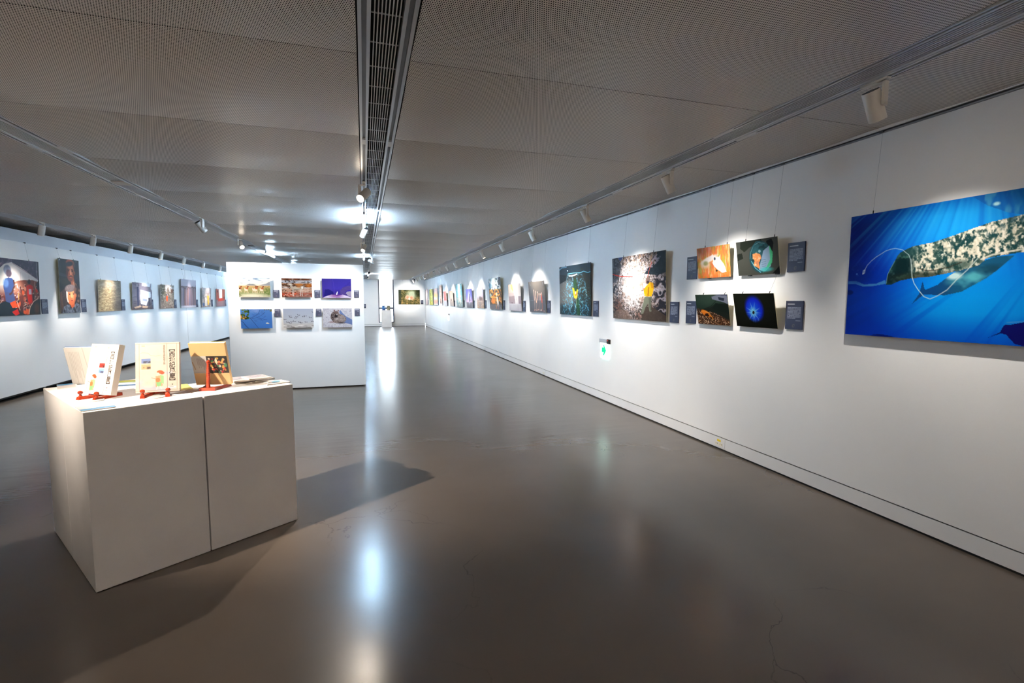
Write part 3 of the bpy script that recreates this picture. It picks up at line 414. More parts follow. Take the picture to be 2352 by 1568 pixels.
def p_seal():
    c = Cv(140, 88, (204, 200, 207), 1.5); c.mix(c.th(c.n(26, 20, 3), .55, .75)*.5, (166, 160, 174)); c.mix(c.th(c.n(40, 30, 13), .66, .8)*.6, (130, 124, 140)); c.poly([(.56, .14), (.60, .10), (.68, .26), (.80, .44), (1, .60), (1, .88), (.70, .74), (.60, .4)], (96, 118, 170), .9)
    m = np.clip(c.em(.42, .42, .15, .27, .15, .25)+c.em(.57, .54, .22, .23, .15, .15)+c.em(.50, .66, .16, .12, .2), 0, 1); c.mix(m, (126, 110, 106)); c.mix(m*c.em(.34, .42, .10, .26, .7, .2)*.9, (58, 46, 48)); c.mix(m*c.th(c.n(60, 30, 7), .45, .65)*.7, (178, 164, 158)); c.mix(m*c.em(.66, .52, .12, .16, .9)*.6, (176, 162, 156)); c.mix(m*c.th(c.n(50, 50, 17), .58, .7)*.6, (66, 56, 56)); c.ell(.395, .115, .024, .045, (120, 84, 84), 1, .5, -.3); c.ell(.525, .13, .024, .045, (128, 92, 92), 1, .5, .3); c.mix(c.em(.46, .22, .07, .06, .5)*.9, (108, 88, 86)); c.mix(c.em(.455, .40, .05, .08, .6)*.95, (32, 28, 32)); c.ell(.475, .34, .02, .015, (226, 222, 224), .9, .5); c.mix(c.em(.46, .56, .06, .06, .8)*.5, (210, 200, 196)); c.mix(c.em(.3, .72, .1, .04, .8)*.6, (130, 96, 96)); c.mix(c.em(.62, .77, .14, .03, .8)*.8, (50, 44, 50)); return c
def p_tent():   # people gathered under a tent in back light
    c = Cv(210, 170, (96, 46, 44), 1.5); c.grad([(0, (56, 46, 68)), (.25, (140, 110, 120)), (.45, (150, 80, 62)), (.7, (104, 48, 44)), (1, (46, 28, 32))]); c.poly([(.28, .14), (.50, .06), (.98, .30), (.98, .44), (.62, .40), (.20, .50), (.06, .56)], (226, 216, 216)); c.mix(c.em(.32, .34, .24, .22, 1)*.9, (255, 246, 236))
    t = c.n(26, 16, 4); a = c.pm([(0, 0), (.50, 0), (.36, .12), (.14, .34), (0, .44)]); b = c.pm([(.44, 0), (1, 0), (1, .36), (.74, .19), (.56, .08)]); c.mix(a, (58, 46, 70)); c.mix(b, (46, 40, 64)); c.mix((a+b)*c.th(t, .5, .75)*.6, (120, 90, 112)); c.line([(.33, .09), (.22, .22), (.08, .36)], .022, (150, 112, 118), .8); c.line([(.52, .08), (.70, .18), (.96, .33)], .012, (160, 126, 130), .8)
    c.poly([(.50, .42), (.60, .38), (.70, .36), (.86, .35), (.97, .38), (.97, .64), (.50, .62)], (120, 62, 50)); c.mix(c.em(.56, .50, .12, .12, 1)*.6, (240, 176, 140)); c.line([(.65, .22), (.65, .36)], .006, (130, 110, 120), .7); c.line([(.80, .27), (.80, .36)], .006, (130, 110, 120), .7)
    r = random.Random(2); L = sorted([(r.uniform(.46, .92), r.uniform(.02, .98)) for _ in range(80)])
    for y, x in L:
        if .33 < x < .56 and y < .84: continue
        q = r.choice([(170, 84, 66), (110, 54, 48), (200, 56, 38), (136, 96, 110), (206, 130, 104), (84, 46, 50), (60, 36, 40), (220, 90, 50)]); s = .7+.6*(y-.4)
        c.ell(x, y+.055*s, .028*s, .062*s, q, .95, .35, r.uniform(-.3, .3)); c.ell(x+.004, y-.012*s, .016*s, .030*s, r.choice([(86, 46, 42), (60, 36, 36), (110, 60, 50)]), 1, .3); c.line([(x-.018*s, y-.02*s), (x-.006*s, y-.042*s), (x+.012*s, y-.040*s)], .007, (255, 226, 206), .8)
    c.line([(.115, .02), (.13, .52)], .020, (66, 40, 46)); c.line([(.20, .44), (.19, .62)], .05, (226, 130, 100), .6)
    c.ell(.425, .20, .062, .085, (118, 124, 150), 1, .25); c.ell(.445, .26, .050, .065, (92, 76, 92), 1, .4); c.mix(c.em(.44, .23, .07, .11, .4)*c.th(.42-c.U, 0, .05)*.6, (210, 216, 236)); c.poly([(.39, .35), (.44, .33), (.50, .34), (.54, .40), (.53, .50), (.505, .60), (.53, .70), (.55, .84), (.38, .84), (.37, .64), (.345, .50), (.35, .42)], (60, 82, 138)); c.ell(.39, .43, .045, .075, (104, 140, 200), .9, .6); c.poly([(.37, .58), (.52, .60), (.54, .76), (.37, .74)], (70, 78, 120), .8); c.line([(.525, .38), (.535, .47), (.48, .60), (.45, .62)], .036, (84, 50, 48)); c.mix(c.th(c.n(50, 36, 9), .5, .65)*c.em(.57, .56, .055, .13, .4), (230, 214, 220)); c.line([(.37, .35), (.345, .47)], .008, (216, 236, 255), .9); c.line([(.60, .60), (.595, .70)], .02, (240, 180, 70), .8)
    c.ell(.80, .385, .027, .046, (40, 30, 32)); c.poly([(.745, .47), (.79, .44), (.83, .44), (.87, .47), (.865, .54), (.85, .60), (.85, .70), (.84, .80), (.82, .76), (.80, .80), (.775, .80), (.76, .66), (.755, .54)], (206, 32, 26)); c.rect(.785, .52, .84, .62, (206, 204, 216), .85); c.line([(.775, .36), (.80, .335), (.825, .345)], .008, (255, 236, 220), .9)
    c.poly([(.23, 1), (.24, .88), (.28, .78), (.36, .74), (.46, .78), (.56, .90), (.74, 1)], (20, 36, 46)); c.poly([(.44, .77), (.54, .73), (.57, .85), (.48, .86)], (226, 80, 40)); c.poly([(.47, .93), (.57, .88), (.60, .97), (.53, 1)], (196, 38, 34)); c.line([(.56, .74), (.60, .86), (.61, .90)], .010, (255, 226, 206)); c.line([(.235, .90), (.26, .80), (.31, .75)], .008, (220, 200, 190), .8)
    c.poly([(.78, 1), (.80, .86), (.88, .75), (1, .70), (1, 1)], (30, 34, 34)); c.line([(.77, .98), (.80, .85), (.87, .75), (.97, .68)], .012, (246, 206, 180)); c.line([(.965, .02), (.95, .2), (.965, .34)], .010, (220, 206, 206), .8); c.line([(.965, .34), (.915, .36), (.90, .45), (.925, .52)], .010, (210, 190, 190), .8); c.poly([(.975, 0), (1, 0), (1, .6), (.94, .5), (.93, .42), (.975, .36)], (38, 38, 46)); c.mix(c.em(.93, .88, .05, .10, .8)*.6, (110, 62, 40)); c.ell(.04, .93, .065, .13, (30, 28, 30), 1, .3); c.poly([(.08, 1), (.11, .90), (.18, .96), (.21, 1)], (226, 196, 176), .9); c.line([(.08, .58), (.15, .60), (.24, .64), (.22, .76)], .016, (246, 230, 220), .9); return c
def p_portrait():  # man behind a boy, lit from one side
    c = Cv(110, 190, (8, 12, 18), .67); c.poly([(0, .25), (.45, .29), (.45, .34), (0, .31)], (34, 42, 50), .9); c.mix(c.em(.25, .42, .2, .06, 1)*.5, (34, 32, 14)); c.mix(c.em(.88, .40, .18, .10, 1)*.5, (12, 24, 48)); c.mix(c.em(.8, .08, .2, .06, 1)*.4, (26, 34, 44))
    sh = [(.0, .76), (.08, .60), (.30, .53), (.56, .50), (.66, .40), (.74, .40), (.84, .46), (1, .56), (1, 1), (0, 1)]; m = c.pm(sh); st = np.sin(c.V*60-c.U*8)*.6+np.sin(c.U*34+c.V*12)*.6; d = c.n(20, 36, 4, 3); c.mix(m, (44, 34, 36)); c.mix(m*c.th(st, .2, .8)*c.th(c.U, .5, .8)*.75, (156, 108, 90)); c.mix(m*c.th(d, .5, .7)*.6, (92, 66, 56)); c.mix(m*c.th(d, .66, .8)*.6, (20, 18, 24)); c.poly([(.02, .62), (.10, .60), (.20, .98), (.06, .9)], (86, 60, 46), .7)
    c.poly([(.56, .36), (.72, .34), (.76, .47), (.66, .54), (.58, .50)], (120, 62, 40)); c.poly([(.66, .42), (.72, .40), (.78, .60), (.72, .58)], (150, 110, 90), .8)
    F = c.em(.555, .225, .195, .185, .12); c.mix(F, (140, 76, 52)); c.mix(F*c.em(.62, .20, .13, .13, 1.)*.8, (206, 120, 84)); c.mix(F*c.em(.38, .25, .08, .16, .9)*.85, (58, 32, 28)); c.mix(F*c.em(.55, .13, .15, .05, .9)*.6, (190, 116, 90)); c.mix(F*c.em(.55, .37, .13, .05, .8)*.75, (52, 28, 22)); c.mix(F*c.em(.71, .30, .05, .08, .9)*.6, (90, 46, 34))
    c.ell(.56, .055, .195, .055, (146, 70, 50), 1, .25); c.ell(.52, .085, .18, .042, (30, 28, 34), 1, .5, -.15); c.mix(c.em(.74, .10, .05, .06, .8)*.7, (120, 70, 60))
    for x, dy in ((.475, 0), (.655, .006)): c.line([(x-.055, .185+dy), (x, .178+dy), (x+.05, .188+dy)], .010, (34, 18, 16)); c.ell(x, .208+dy, .045, .018, (76, 38, 30), .8, .7); c.ell(x, .210+dy, .022, .007, (24, 14, 14), 1, .4)
    c.mix(c.em(.575, .26, .030, .06, .9)*.8, (240, 166, 126)); c.mix(c.em(.525, .275, .02, .03, .9)*.6, (80, 40, 30)); c.ell(.58, .297, .045, .010, (70, 34, 26), .8, .6); c.mix(c.em(.57, .318, .10, .012, .7)*.9, (30, 18, 16)); c.ell(.57, .338, .055, .009, (176, 84, 66), .9, .5); c.mix(c.em(.57, .355, .07, .012, .8)*.6, (60, 30, 24)); c.ell(.765, .245, .026, .038, (150, 84, 62), 1, .4)
    j = [(.08, 1), (.16, .88), (.40, .83), (.58, .90), (.80, .80), (1, .86), (1, 1)]; m = c.pm(j); c.mix(m, (72, 78, 92)); c.mix(m*c.th(c.n(14, 24, 5), .5, .7)*.7, (124, 132, 150)); c.mix(m*c.th(c.n(10, 16, 15), .6, .75)*.8, (16, 18, 26)); c.poly([(.44, .80), (.70, .78), (.69, .87), (.56, .91)], (190, 90, 50))
    B = c.em(.545, .68, .225, .165, .10, .1); c.mix(B, (222, 120, 70)); c.mix(B*c.em(.62, .64, .13, .10, 1.)*.75, (250, 176, 122)); c.mix(B*c.em(.74, .72, .07, .12, .9)*.6, (170, 80, 50)); c.mix(B*c.em(.56, .80, .12, .05, .9)*.5, (190, 90, 52)); c.poly([(.315, .60), (.38, .565), (.39, .64), (.37, .72), (.43, .80), (.36, .79), (.315, .70)], (244, 232, 236), .95); c.mix(c.em(.40, .68, .05, .10, .9)*.5, (240, 150, 110))
    Hh = c.em(.51, .535, .25, .070, .25, -.1); c.mix(Hh, (96, 84, 86)); c.mix(Hh*c.th(c.n(44, 80, 6), .3, .9)*.6, (150, 132, 130)); c.mix(c.em(.73, .58, .05, .06, .6)*.8, (90, 64, 60))
    for x, y in ((.47, .648), (.66, .640)): c.line([(x-.05, y-.022), (x+.045, y-.024)], .008, (120, 60, 40), .9); c.ell(x, y, .036, .013, (120, 56, 40), .8, .6); c.ell(x, y, .020, .008, (40, 20, 18), 1, .4)
    c.mix(c.em(.57, .685, .024, .045, .9)*.8, (255, 196, 146)); c.mix(c.em(.53, .715, .016, .016, .8)*.6, (150, 66, 40)); c.ell(.58, .722, .034, .007, (150, 66, 44), .8, .6); c.ell(.575, .762, .055, .015, (196, 76, 62), .9, .5); c.ell(.575, .762, .036, .005, (90, 28, 26), 1, .4); c.ell(.785, .665, .022, .032, (206, 120, 84), 1, .4); c.ell(.07, .03, .02, .007, (226, 228, 240)); c.ell(.86, .03, .02, .007, (110, 120, 140)); return c
def p_sand():
    c = Cv(90, 100, (170, 150, 116), 1.5); st = np.sin(c.V*55+c.U*8+9*c.n(6, 8, 4)); d = c.n(16, 40, 3, 3); c.mix(c.th(st*.3+d, .35, .8)*.8, (226, 204, 160)); c.mix(c.th(d, .6, .75)*.7, (112, 84, 56)); c.mix(c.em(.95, .5, .3, .6, .9)*.6, (80, 80, 84)); c.mix(c.em(.92, .85, .28, .2, .8)*.6, (70, 64, 62)); c.mix(c.em(.4, .15, .4, .12, 1)*.5, (220, 206, 190)); c.line([(.5, .6), (.7, .56), (.95, .55)], .01, (60, 56, 52), .5); return c
def p_shrouds():
    c = Cv(76, 84, (126, 118, 132), 1.5); c.grad([(0, (120, 110, 126)), (.5, (140, 134, 150)), (1, (90, 80, 86))]); c.mix(c.th(c.n(4, 26, 4), .6, .8)*.5, (70, 66, 86)); c.poly([(.48, 0), (.92, 0), (.88, .14), (.48, .12)], (236, 240, 252)); c.line([(.24, .06), (.24, .14)], .03, (244, 244, 250)); c.poly([(.22, .16), (.32, .16), (.34, .84), (.26, .88), (.22, .5)], (56, 60, 92)); c.poly([(.40, .26), (.64, .30), (.92, .34), (.94, .52), (.74, .74), (.70, .86), (.42, .78), (.38, .56)], (240, 244, 254)); c.poly([(.50, .58), (.74, .62), (.72, .70), (.50, .66)], (140, 150, 180), .8); c.poly([(.80, .56), (.88, .56), (.92, .84), (.80, .9)], (58, 54, 72)); c.poly([(.1, .9), (.4, .84), (.46, .9), (.16, .96)], (206, 176, 150)); c.poly([(.5, .86), (.8, .88), (.74, .96), (.5, .94)], (216, 180, 150)); c.mix(c.th(c.V, .9, 1)*.4, (60, 40, 40)); c.poly([(.94, 0), (1, 0), (1, .3), (.94, .22)], (236, 240, 250)); return c
def p_robe():
    c = Cv(62, 80, (140, 128, 110), 1.5); d = c.n(16, 20, 3, 4); c.grad([(0, (150, 140, 126)), (.4, (120, 110, 96)), (1, (140, 122, 112))]); c.poly([(.3, .0), (1, 0), (1, .3), (.3, .3)], (216, 212, 216), .8); c.poly([(.40, .44), (.48, .18), (.55, .06), (.62, .18), (.72, .44)], (120, 104, 92), .9); c.poly([(0, 0), (.34, 0), (.36, .44), (0, .5)], (84, 80, 56), .9); c.mix(c.th(d, .5, .7)*.7, (196, 184, 170)); c.mix(c.th(c.n(20, 24, 9), .6, .75)*.7, (62, 52, 48)); c.ell(.84, .26, .10, .09, (100, 60, 40), .9, .5); c.poly([(.42, .46), (.52, .46), (.54, .62), (.50, .72), (.40, .64)], (244, 84, 30)); c.ell(.48, .42, .025, .03, (60, 70, 120)); return c
def p_crowd():
    c = Cv(64, 90, (150, 138, 150), 1.5); c.grad([(0, (196, 190, 206)), (.24, (190, 182, 198)), (.26, (128, 112, 124)), (.9, (116, 106, 126)), (.93, (206, 200, 212)), (1, (214, 208, 218))]); r = random.Random(4)
    for i in range(22):
        x = .04+i*.044; q = r.choice([(96, 84, 106), (150, 128, 138), (120, 84, 80), (176, 160, 172), (88, 88, 116), (160, 120, 116)]); t = r.uniform(.24, .34); c.line([(x, t+.05), (x+r.uniform(-.02, .02), .90)], .05, q, .9); c.ell(x, t, .02, .028, (84, 56, 56)); 
    c.line([(.96, .20), (.96, .4)], .03, (56, 56, 66)); return c
def p_yellow():
    c = Cv(44, 60, (156, 142, 140), 1.5); c.grad([(0, (190, 182, 188)), (.4, (160, 148, 150)), (1, (130, 118, 116))]); d = c.n(12, 18, 3, 4); c.mix(c.th(d, .5, .7)*.7, (214, 200, 190)); c.poly([(.56, .40), (.76, .40), (.80, .86), (.64, .90)], (226, 180, 70)); c.ell(.66, .32, .05, .05, (150, 110, 90)); c.ell(.22, .86, .09, .09, (66, 96, 150)); c.poly([(.34, .5), (.5, .5), (.6, .96), (.34, .92)], (220, 212, 206), .8); return c
def p_redrobes():
    c = Cv(44, 54, (150, 90, 70), 1.5); c.grad([(0, (170, 130, 130)), (.6, (120, 60, 44)), (.66, (150, 118, 120)), (1, (130, 104, 110))]); c.poly([(.34, .02), (.66, .02), (.66, .6), (.34, .6)], (226, 210, 206)); c.line([(.56, .1), (.56, .6)], .05, (240, 236, 230)); c.poly([(.04, .0), (.26, .1), (.24, .62), (.02, .6)], (190, 80, 50), .9); c.poly([(.72, .0), (1, 0), (1, .64), (.72, .62)], (200, 92, 54), .9); c.poly([(.2, .55), (.75, .50), (.84, .66), (.2, .72)], (170, 50, 26)); c.ell(.16, .16, .06, .06, (110, 40, 30)); c.ell(.88, .5, .06, .08, (90, 40, 34)); return c
def p_plaque(seed=0, small=False):
    c = Cv(44, 66, (44, 54, 92) if not small else (84, 86, 112), .67)
    if small: c.rect(.10, .08, .88, .17, (206, 206, 220)); c.rect(.10, .19, .78, .24, (160, 160, 180)); c.rect(.52, .34, .82, .40, (190, 190, 206)); c.rect(.46, .72, .56, .84, (190, 150, 140), .8); return c
    r = random.Random(seed); c.rect(.12, .10, .50+r.random()*.14, .135, (230, 232, 240))
    for i in range(9):
        y = .23+.046*i; e = .88 if i < 8 else .6
        c.rect(.12, y, e, y+.020, (168, 176, 200), .9)
        for k in range(3): q = r.uniform(.15, e); c.rect(q, y, q+.03, y+.022, (44, 54, 92), .8)
    c.rect(.62, .68, .88, .70, (190, 196, 214)); c.line([(.44, .84), (.44, .91), (.54, .91), (.55, .82), (.46, .82)], .012, (176, 160, 130), .9); return c
def p_cover(variant):
    c = Cv(120, 165, (240, 236, 228) if variant == 0 else (206, 192, 178), .75); d = c.n(8, 10, 5 + variant, 4); c.mix(c.th(d, .4, .9)*.35, (196, 178, 160)); bl = (150, 158, 178)
    for x, y, rx, ry in ((.06, .76, .1, .07), (.30, .88, .2, .07), (.62, .92, .2, .06), (.74, .60, .08, .05)): c.mix(np.clip(c.em(x, y, rx, ry, .8)-c.em(x, y-.02, rx*.7, ry*.7, .8), 0, 1)*.8, bl); c.mix(c.em(x, y+.03, rx, ry*.7, 1)*.4, (190, 196, 208))
    ln = (70, 48, 44)
    for q in (.03, .965): c.line([(0, q), (1, q)], .004, ln, .8)
    c.line([(.09, .03), (.09, .965)], .004, ln, .8); c.line([(.715, .03), (.715, .965)], .005, ln, .9); c.line([(.94, .03), (.94, .965)], .004, ln, .8)
    c.rect(.14, .058, .22, .072, (190, 150, 60)); c.rect(.235, .060, .34, .068, (150, 140, 130), .6)
    c.line([(.12, .22), (.15, .20), (.28, .21), (.34, .26), (.46, .28), (.56, .26)], .004, (196, 120, 90), .9)
    pts = ((.13, .32, .34, .42), (.13, .435, .34, .54)) if variant else ((.42, .38, .62, .47), (.42, .485, .62, .58))
    for k, (x0, y0, x1, y1) in enumerate(pts):
        c.rect(x0, y0, x1, y1, ((104, 124, 170), (196, 160, 120))[k] if variant else ((190, 44, 34), (120, 160, 214))[k]); m = ((c.U > x0) & (c.U < x1) & (c.V > y0+(y1-y0)*.5) & (c.V < y1))*1.
        c.mix(m*c.th(c.n(14, 20, 3+k), .4, .6)*.9, ((60, 60, 76), (70, 50, 44))[k] if variant else ((70, 20, 20), (66, 66, 90))[k])
    X, Y = (.50, .62) if variant else (.24, .66)      # generic small travelling figure
    c.ell(X+.05, Y-.02, .07, .035, (214, 84, 40)); c.ell(X+.10, Y+.0, .05, .03, (190, 76, 40)); c.ell(X, Y+.02, .035, .03, (236, 206, 184)); c.poly([(X-.05, Y+.06), (X+.07, Y+.05), (X+.11, Y+.26), (X-.05, Y+.28)], (206, 150, 110)); c.poly([(X+.05, Y+.04), (X+.13, Y+.06), (X+.13, Y+.22), (X+.07, Y+.2)], (130, 180, 120), .9); c.poly([(X-.04, Y+.18), (X+.08, Y+.18), (X+.07, Y+.27), (X-.02, Y+.27)], (120, 176, 116)); c.ell(X, Y+.14, .05, .045, (226, 110, 60)); c.line([(X-.01, Y+.27), (X-.03, Y+.33)], .014, (236, 220, 206)); c.line([(X+.05, Y+.27), (X+.08, Y+.32)], .014, (236, 220, 206)); c.line([(X-.14, Y+.09), (X-.04, Y+.12)], .008, (190, 90, 60))
    c.rect(.735, .90, .92, .925, (240, 238, 232)); c.rect(.76, .905, .86, .918, (90, 90, 90), .6); return c
def p_tanback():
    c = Cv(110, 140, (228, 186, 130), .75); c.mix(c.n(6, 6, 3)*.15, (240, 206, 150)); c.rect(0, .31, .42, .715, (206, 202, 196)); c.rect(.42, .31, 1, .715, (16, 10, 8)); c.rect(0, .70, .42, .705, (90, 84, 80), .8); r = random.Random(8)
    for i in range(9):
        x = .16+.026*i; c.line([(x, .36), (x, .50+.08*r.random()+.008*i)], .006, (96, 90, 86), .8)
    c.speck(60, (.48, .36, .94, .70), (.012, .032), [(206, 30, 26), (150, 20, 20), (226, 120, 80), (60, 120, 80), (230, 206, 180), (30, 16, 14), (196, 150, 60)], 4); c.poly([(.64, .42), (.68, .34), (.72, .44), (.69, .52)], (232, 214, 180)); c.poly([(.80, .46), (.88, .35), (.90, .40), (.84, .5)], (206, 160, 90)); c.ell(.93, .52, .04, .05, (60, 120, 84)); c.line([(.02, .45), (.07, .62)], .02, (150, 100, 50), .6); return c
def p_textback():
    c = Cv(80, 100, (226, 222, 216), .75)
    for i in range(8):
        x = .10+.035*i; c.line([(x, .12), (x, .62+.2*(i % 3))], .006, (170, 160, 150), .8)
    c.line([(.46, 0), (.50, 1)], .006, (130, 120, 112), .7); return c
def p_leaflet(k=0):
    c = Cv(60, 40, (222, 216, 214), 1.8)
    if k == 0: c.poly([(0, .70), (.3, .72), (.6, .66), (1, .70), (1, .98), (.6, .94), (.3, .98), (0, .98)], (96, 160, 206)); c.mix(c.th(c.n(16, 12, 3), .6, .8)*c.th(.6-c.V, 0, .2)*.2, (150, 150, 150))
    elif k == 1: c.ell(.62, .42, .36, .30, (110, 178, 212), 1, .15); c.ell(.62, .62, .26, .14, (60, 110, 150), .7, .5)
    elif k == 2: c.poly([(0, .04), (1, .0), (1, .26), (.5, .34), (0, .30)], (84, 156, 206))
    return c
def p_landscape():
    c = Cv(60, 50, (170, 180, 190), 1.4); c.grad([(0, (140, 130, 40)), (.25, (150, 156, 60)), (.34, (120, 140, 150)), (.5, (214, 216, 220)), (.72, (170, 190, 230)), (.8, (40, 76, 140)), (.9, (34, 66, 130)), (1, (230, 232, 236))]); c.mix(c.th(c.n(8, 10, 3), .55, .75)*.4, (90, 110, 50)); return c
def p_map():
    c = Cv(60, 50, (226, 206, 110), 1.4); c.mix(c.th(c.n(8, 8, 3), .5, .75)*.6, (190, 180, 90)); c.speck(14, (.1, .1, .9, .9), (.01, .03), [(70, 60, 50), (226, 120, 60), (240, 236, 200)], 5); c.rect(.05, .05, .3, .2, (90, 80, 70), .5); return c
def p_greybook(s=1):
    c = Cv(60, 50, (206, 200, 198), 1.4); c.rect(.06, .08, .94, .72, (170, 168, 178)); c.mix(((c.V > .08) & (c.V < .72) & (c.U > .06) & (c.U < .94))*c.th(c.n(6, 10, s), .5, .75)*.8, (110, 106, 122)); c.rect(.4, .8, .8, .84, (206, 180, 140)); return c


# ================================================================== THE ROOM
b = MB(); b.box(-7.7, XR+.3, -4.1, YF+.3, -.1, 0); struct(b.build('floor', M['floor']))

# ceiling: bowed perforated panels between the service slots, with a black void above
strips = [(-7.6, -5.0), (-4.75, -2.5), (-2.25, -.006), (.254, 2.49), (2.745, XR)]
seams = [2.61+1.26*k for k in range(-6, 23)]
b = MB(); NS = 8
for x0, x1 in strips:
    for y0, y1 in zip(seams[:-1], seams[1:]):
        y0 = y0+.003; y1 = min(y1-.003, YF)
        if y1 <= y0: continue
        for k in range(NS):
            ya, yb = y0+(y1-y0)*k/NS, y0+(y1-y0)*(k+1)/NS
            za, zb = [H-.015*math.sin(math.pi*q/NS) for q in (k, k+1)]
            b.quad((x0, ya, za), (x0, yb, zb), (x1, yb, zb), (x1, ya, za))
        b.quad((x0, y0, H), (x1, y0, H), (x1, y0, H+.03), (x0, y0, H+.03)); b.quad((x0, y1, H), (x0, y1, H+.03), (x1, y1, H+.03), (x1, y1, H))
    for xx in (x0, x1): b.quad((xx, -4, H), (xx, YF, H), (xx, YF, H+.03), (xx, -4, H+.03))
b.cur = 1
b.box(-7.7, XR+.3, -4.1, YF+.3, H+.22, H+.3)
struct(b.build('ceiling', [M['ceil'], M['black']], smooth=True))

# right wall: upper leaf, shadow groove, skirting, floor gap
b = MB(); b.box(XR, XR+.2, -4, YF, .137, H+.22); b.cur = 1; b.box(XR+.012, XR+.2, -4, YF, 0, .137)
struct(b.build('wall_right', [M['wall'], M['black']]))
b = MB(); b.box(XR, XR+.011, -4, YF, .017, .128); struct(b.build('baseboard_right', M['base']))
b = MB(); b.box(XR-.022, XR+.0, -4, YF, 2.741, 2.760); b.cur = 1; b.box(XR-.012, XR, -4, YF, 2.730, 2.741); b.cur = 2; b.box(XR-.016, XR, -4, YF, 2.722, 2.730)  # lowest grey strip stands in for the shadow under the rail groove
struct(b.build('trim_1', [M['white'], M['black'], M['aludk']]))
# far wall with a floor-to-ceiling window slot
WX0, WX1, WZ0 = .81, 1.70, .226
b = MB()
b.box(-7.6, WX0, YF, YF+.22, .137, H+.22); b.box(WX1, XR, YF, YF+.22, .137, H+.22); b.box(WX0, WX1, YF, YF+.22, .137, WZ0)
b.cur = 1; b.box(-7.6, XR, YF+.012, YF+.22, 0, .137)
struct(b.build('wall_far', [M['wall'], M['black']]))
b = MB(); b.box(-7.6, XR, YF, YF+.011, .017, .128); struct(b.build('baseboard_far', M['base']))
b = MB(); b.box(-7.6, XR, YF-.02, YF, 2.742, 2.760); struct(b.build('trim_2', M['white']))
b = MB(); b.box(-7.8, -7.6, -4, YF+.2, 0, H+.22); struct(b.build('wall_left', M['wall']))
b = MB(); b.box(-7.8, XR+.2, -4.2, -4, 0, H+.22); struct(b.build('wall_near', M['wall']))
w = struct(empty('window_1', (0, YF+.1, 0)))
b = MB(); b.box(WX0, WX0+.065, -.04, .04, WZ0, H+.2); b.box(WX1-.065, WX1, -.04, .04, WZ0, H+.2); b.box(WX0, WX1, -.04, .04, WZ0, WZ0+.045)
b.build('window_frame', M['frame'], w)
b = MB(); b.box(WX0+.06, WX1-.06, -.035, .035, 1.01, 1.125); b.build('mullion', M['frame'], w)
b = MB(); b.box(WX0+.06, WX1-.06, -.004, .004, 1.12, H+.2); b.build('window_pane', M['glass'], w)
b = MB(); b.box(WX0+.06, WX1-.06, -.004, .004, WZ0+.04, 1.02); b.build('window_pane', M['glass'], w)
pl = bpy.data.lights.new('window_portal', 'AREA'); pl.shape = 'RECTANGLE'; pl.size = WX1-WX0; pl.size_y = 2.6; pl.cycles.is_portal = True
po = bpy.data.objects.new('window_portal', pl); COL.objects.link(po); po.location = ((WX0+WX1)/2, YF+.15, 1.5); po.rotation_euler = (math.radians(-90), 0, 0)

# ------------------------------------------------------------------ ceiling services
def track(x0, x1, wide, label):
    r = empty('light_track', (0, 0, H), 0, label, 'light track', 'light tracks recessed along the ceiling')
    g = (x1-x0)*.30; b = MB()
    b.box(x0, x0+g, -4, YF-.02, -.013, .03); b.box(x1-g, x1, -4, YF-.02, -.013, .03)
    b.build('rail_profile', M['alu'], r)
    b = MB(); b.box(x0+g, x1-g, -4, YF-.02, .0 if wide else .006, .03); b.build('groove', M['aludk'] if wide else M['black'], r)
    ys = [1.0+k*(2.9 if wide else 1.9) for k in range(10)]
    for y in ys:
        b = MB(); b.box(x0+g*.8, x1-g*.8, y, y+(.12 if wide else .2), -.0135, .02); b.build('cover_piece', M['white'], r)
    return r
track(0.001, .056, True, 'wide aluminium light track on the left side of the open central grille')
track(.190, .247, True, 'wide aluminium light track on the right side of the open central grille')
track(2.492, 2.530, False, 'narrow aluminium light track beside the right ceiling diffuser, on its inner side')
track(2.692, 2.742, False, 'narrow aluminium light track above the right wall, carrying its spotlights')
track(-2.498, -2.452, False, 'narrow aluminium light track on the left side of the left ceiling diffuser')
track(-2.298, -2.252, False, 'narrow aluminium light track on the right side of the left ceiling diffuser')
track(-4.998, -4.955, False, 'narrow aluminium light track nearest the left display wall')
track(-4.80, -4.755, False, 'narrow aluminium light track carrying the spotlights of the left display wall')
# open grille of the centre slot
r = empty('air_grille', (0, 0, H), 0, 'open white slatted air grille over a black void, running down the ceiling centre', 'air grille')
b = MB(); n = 8; 
for i in range(n):
    x = .057+(.190-.057)*(i+1)/(n+1); b.box(x-.0024, x+.0024, -4, YF-.05, -.006, .006)
for k in range(-16, 109):
    y = 2.243+.248*k; b.box(.058, .189, y-.003, y+.003, .0055, .0095)
b.build('slats', M['white'], r)
for y in (16.6, 19.2):
    b = MB(); b.box(.058, .188, y, y+.12, -.008, .01); b.build('joint_plate', M['white'], r)
def diffuser(x0, x1, label, plates=()):
    r = empty('linear_diffuser', (0, 0, H), 0, label, 'ceiling diffuser')
    b = MB(); b.box(x0, x0+.014, -4, YF-.05, -.008, .03); b.box(x1-.022, x1, -4, YF-.05, -.010, .03); b.build('edge_profile', M['alu'], r)
    b = MB(); k = 7
    for i in range(k):
        x = x0+.02+(x1-.028-x0-.02)*i/(k-1); b.box(x-.0045, x+.0045, -4, YF-.05, -.004, .006)
    b.build('blades', M['alu'], r)
    for y, mm in plates:
        b = MB(); b.box(x0+.012, x1-.02, y, y+.16, -.012, .006); b.build('junction_plate', mm, r)
    return r
diffuser(2.530, 2.692, 'long slotted aluminium diffuser between the light tracks near the right wall')
diffuser(-2.452, -2.298, 'long slotted aluminium diffuser crossing the ceiling left of centre', ((6.02, M['lampw']), (12.1, M['dark']), (14.0, M['dark'])))
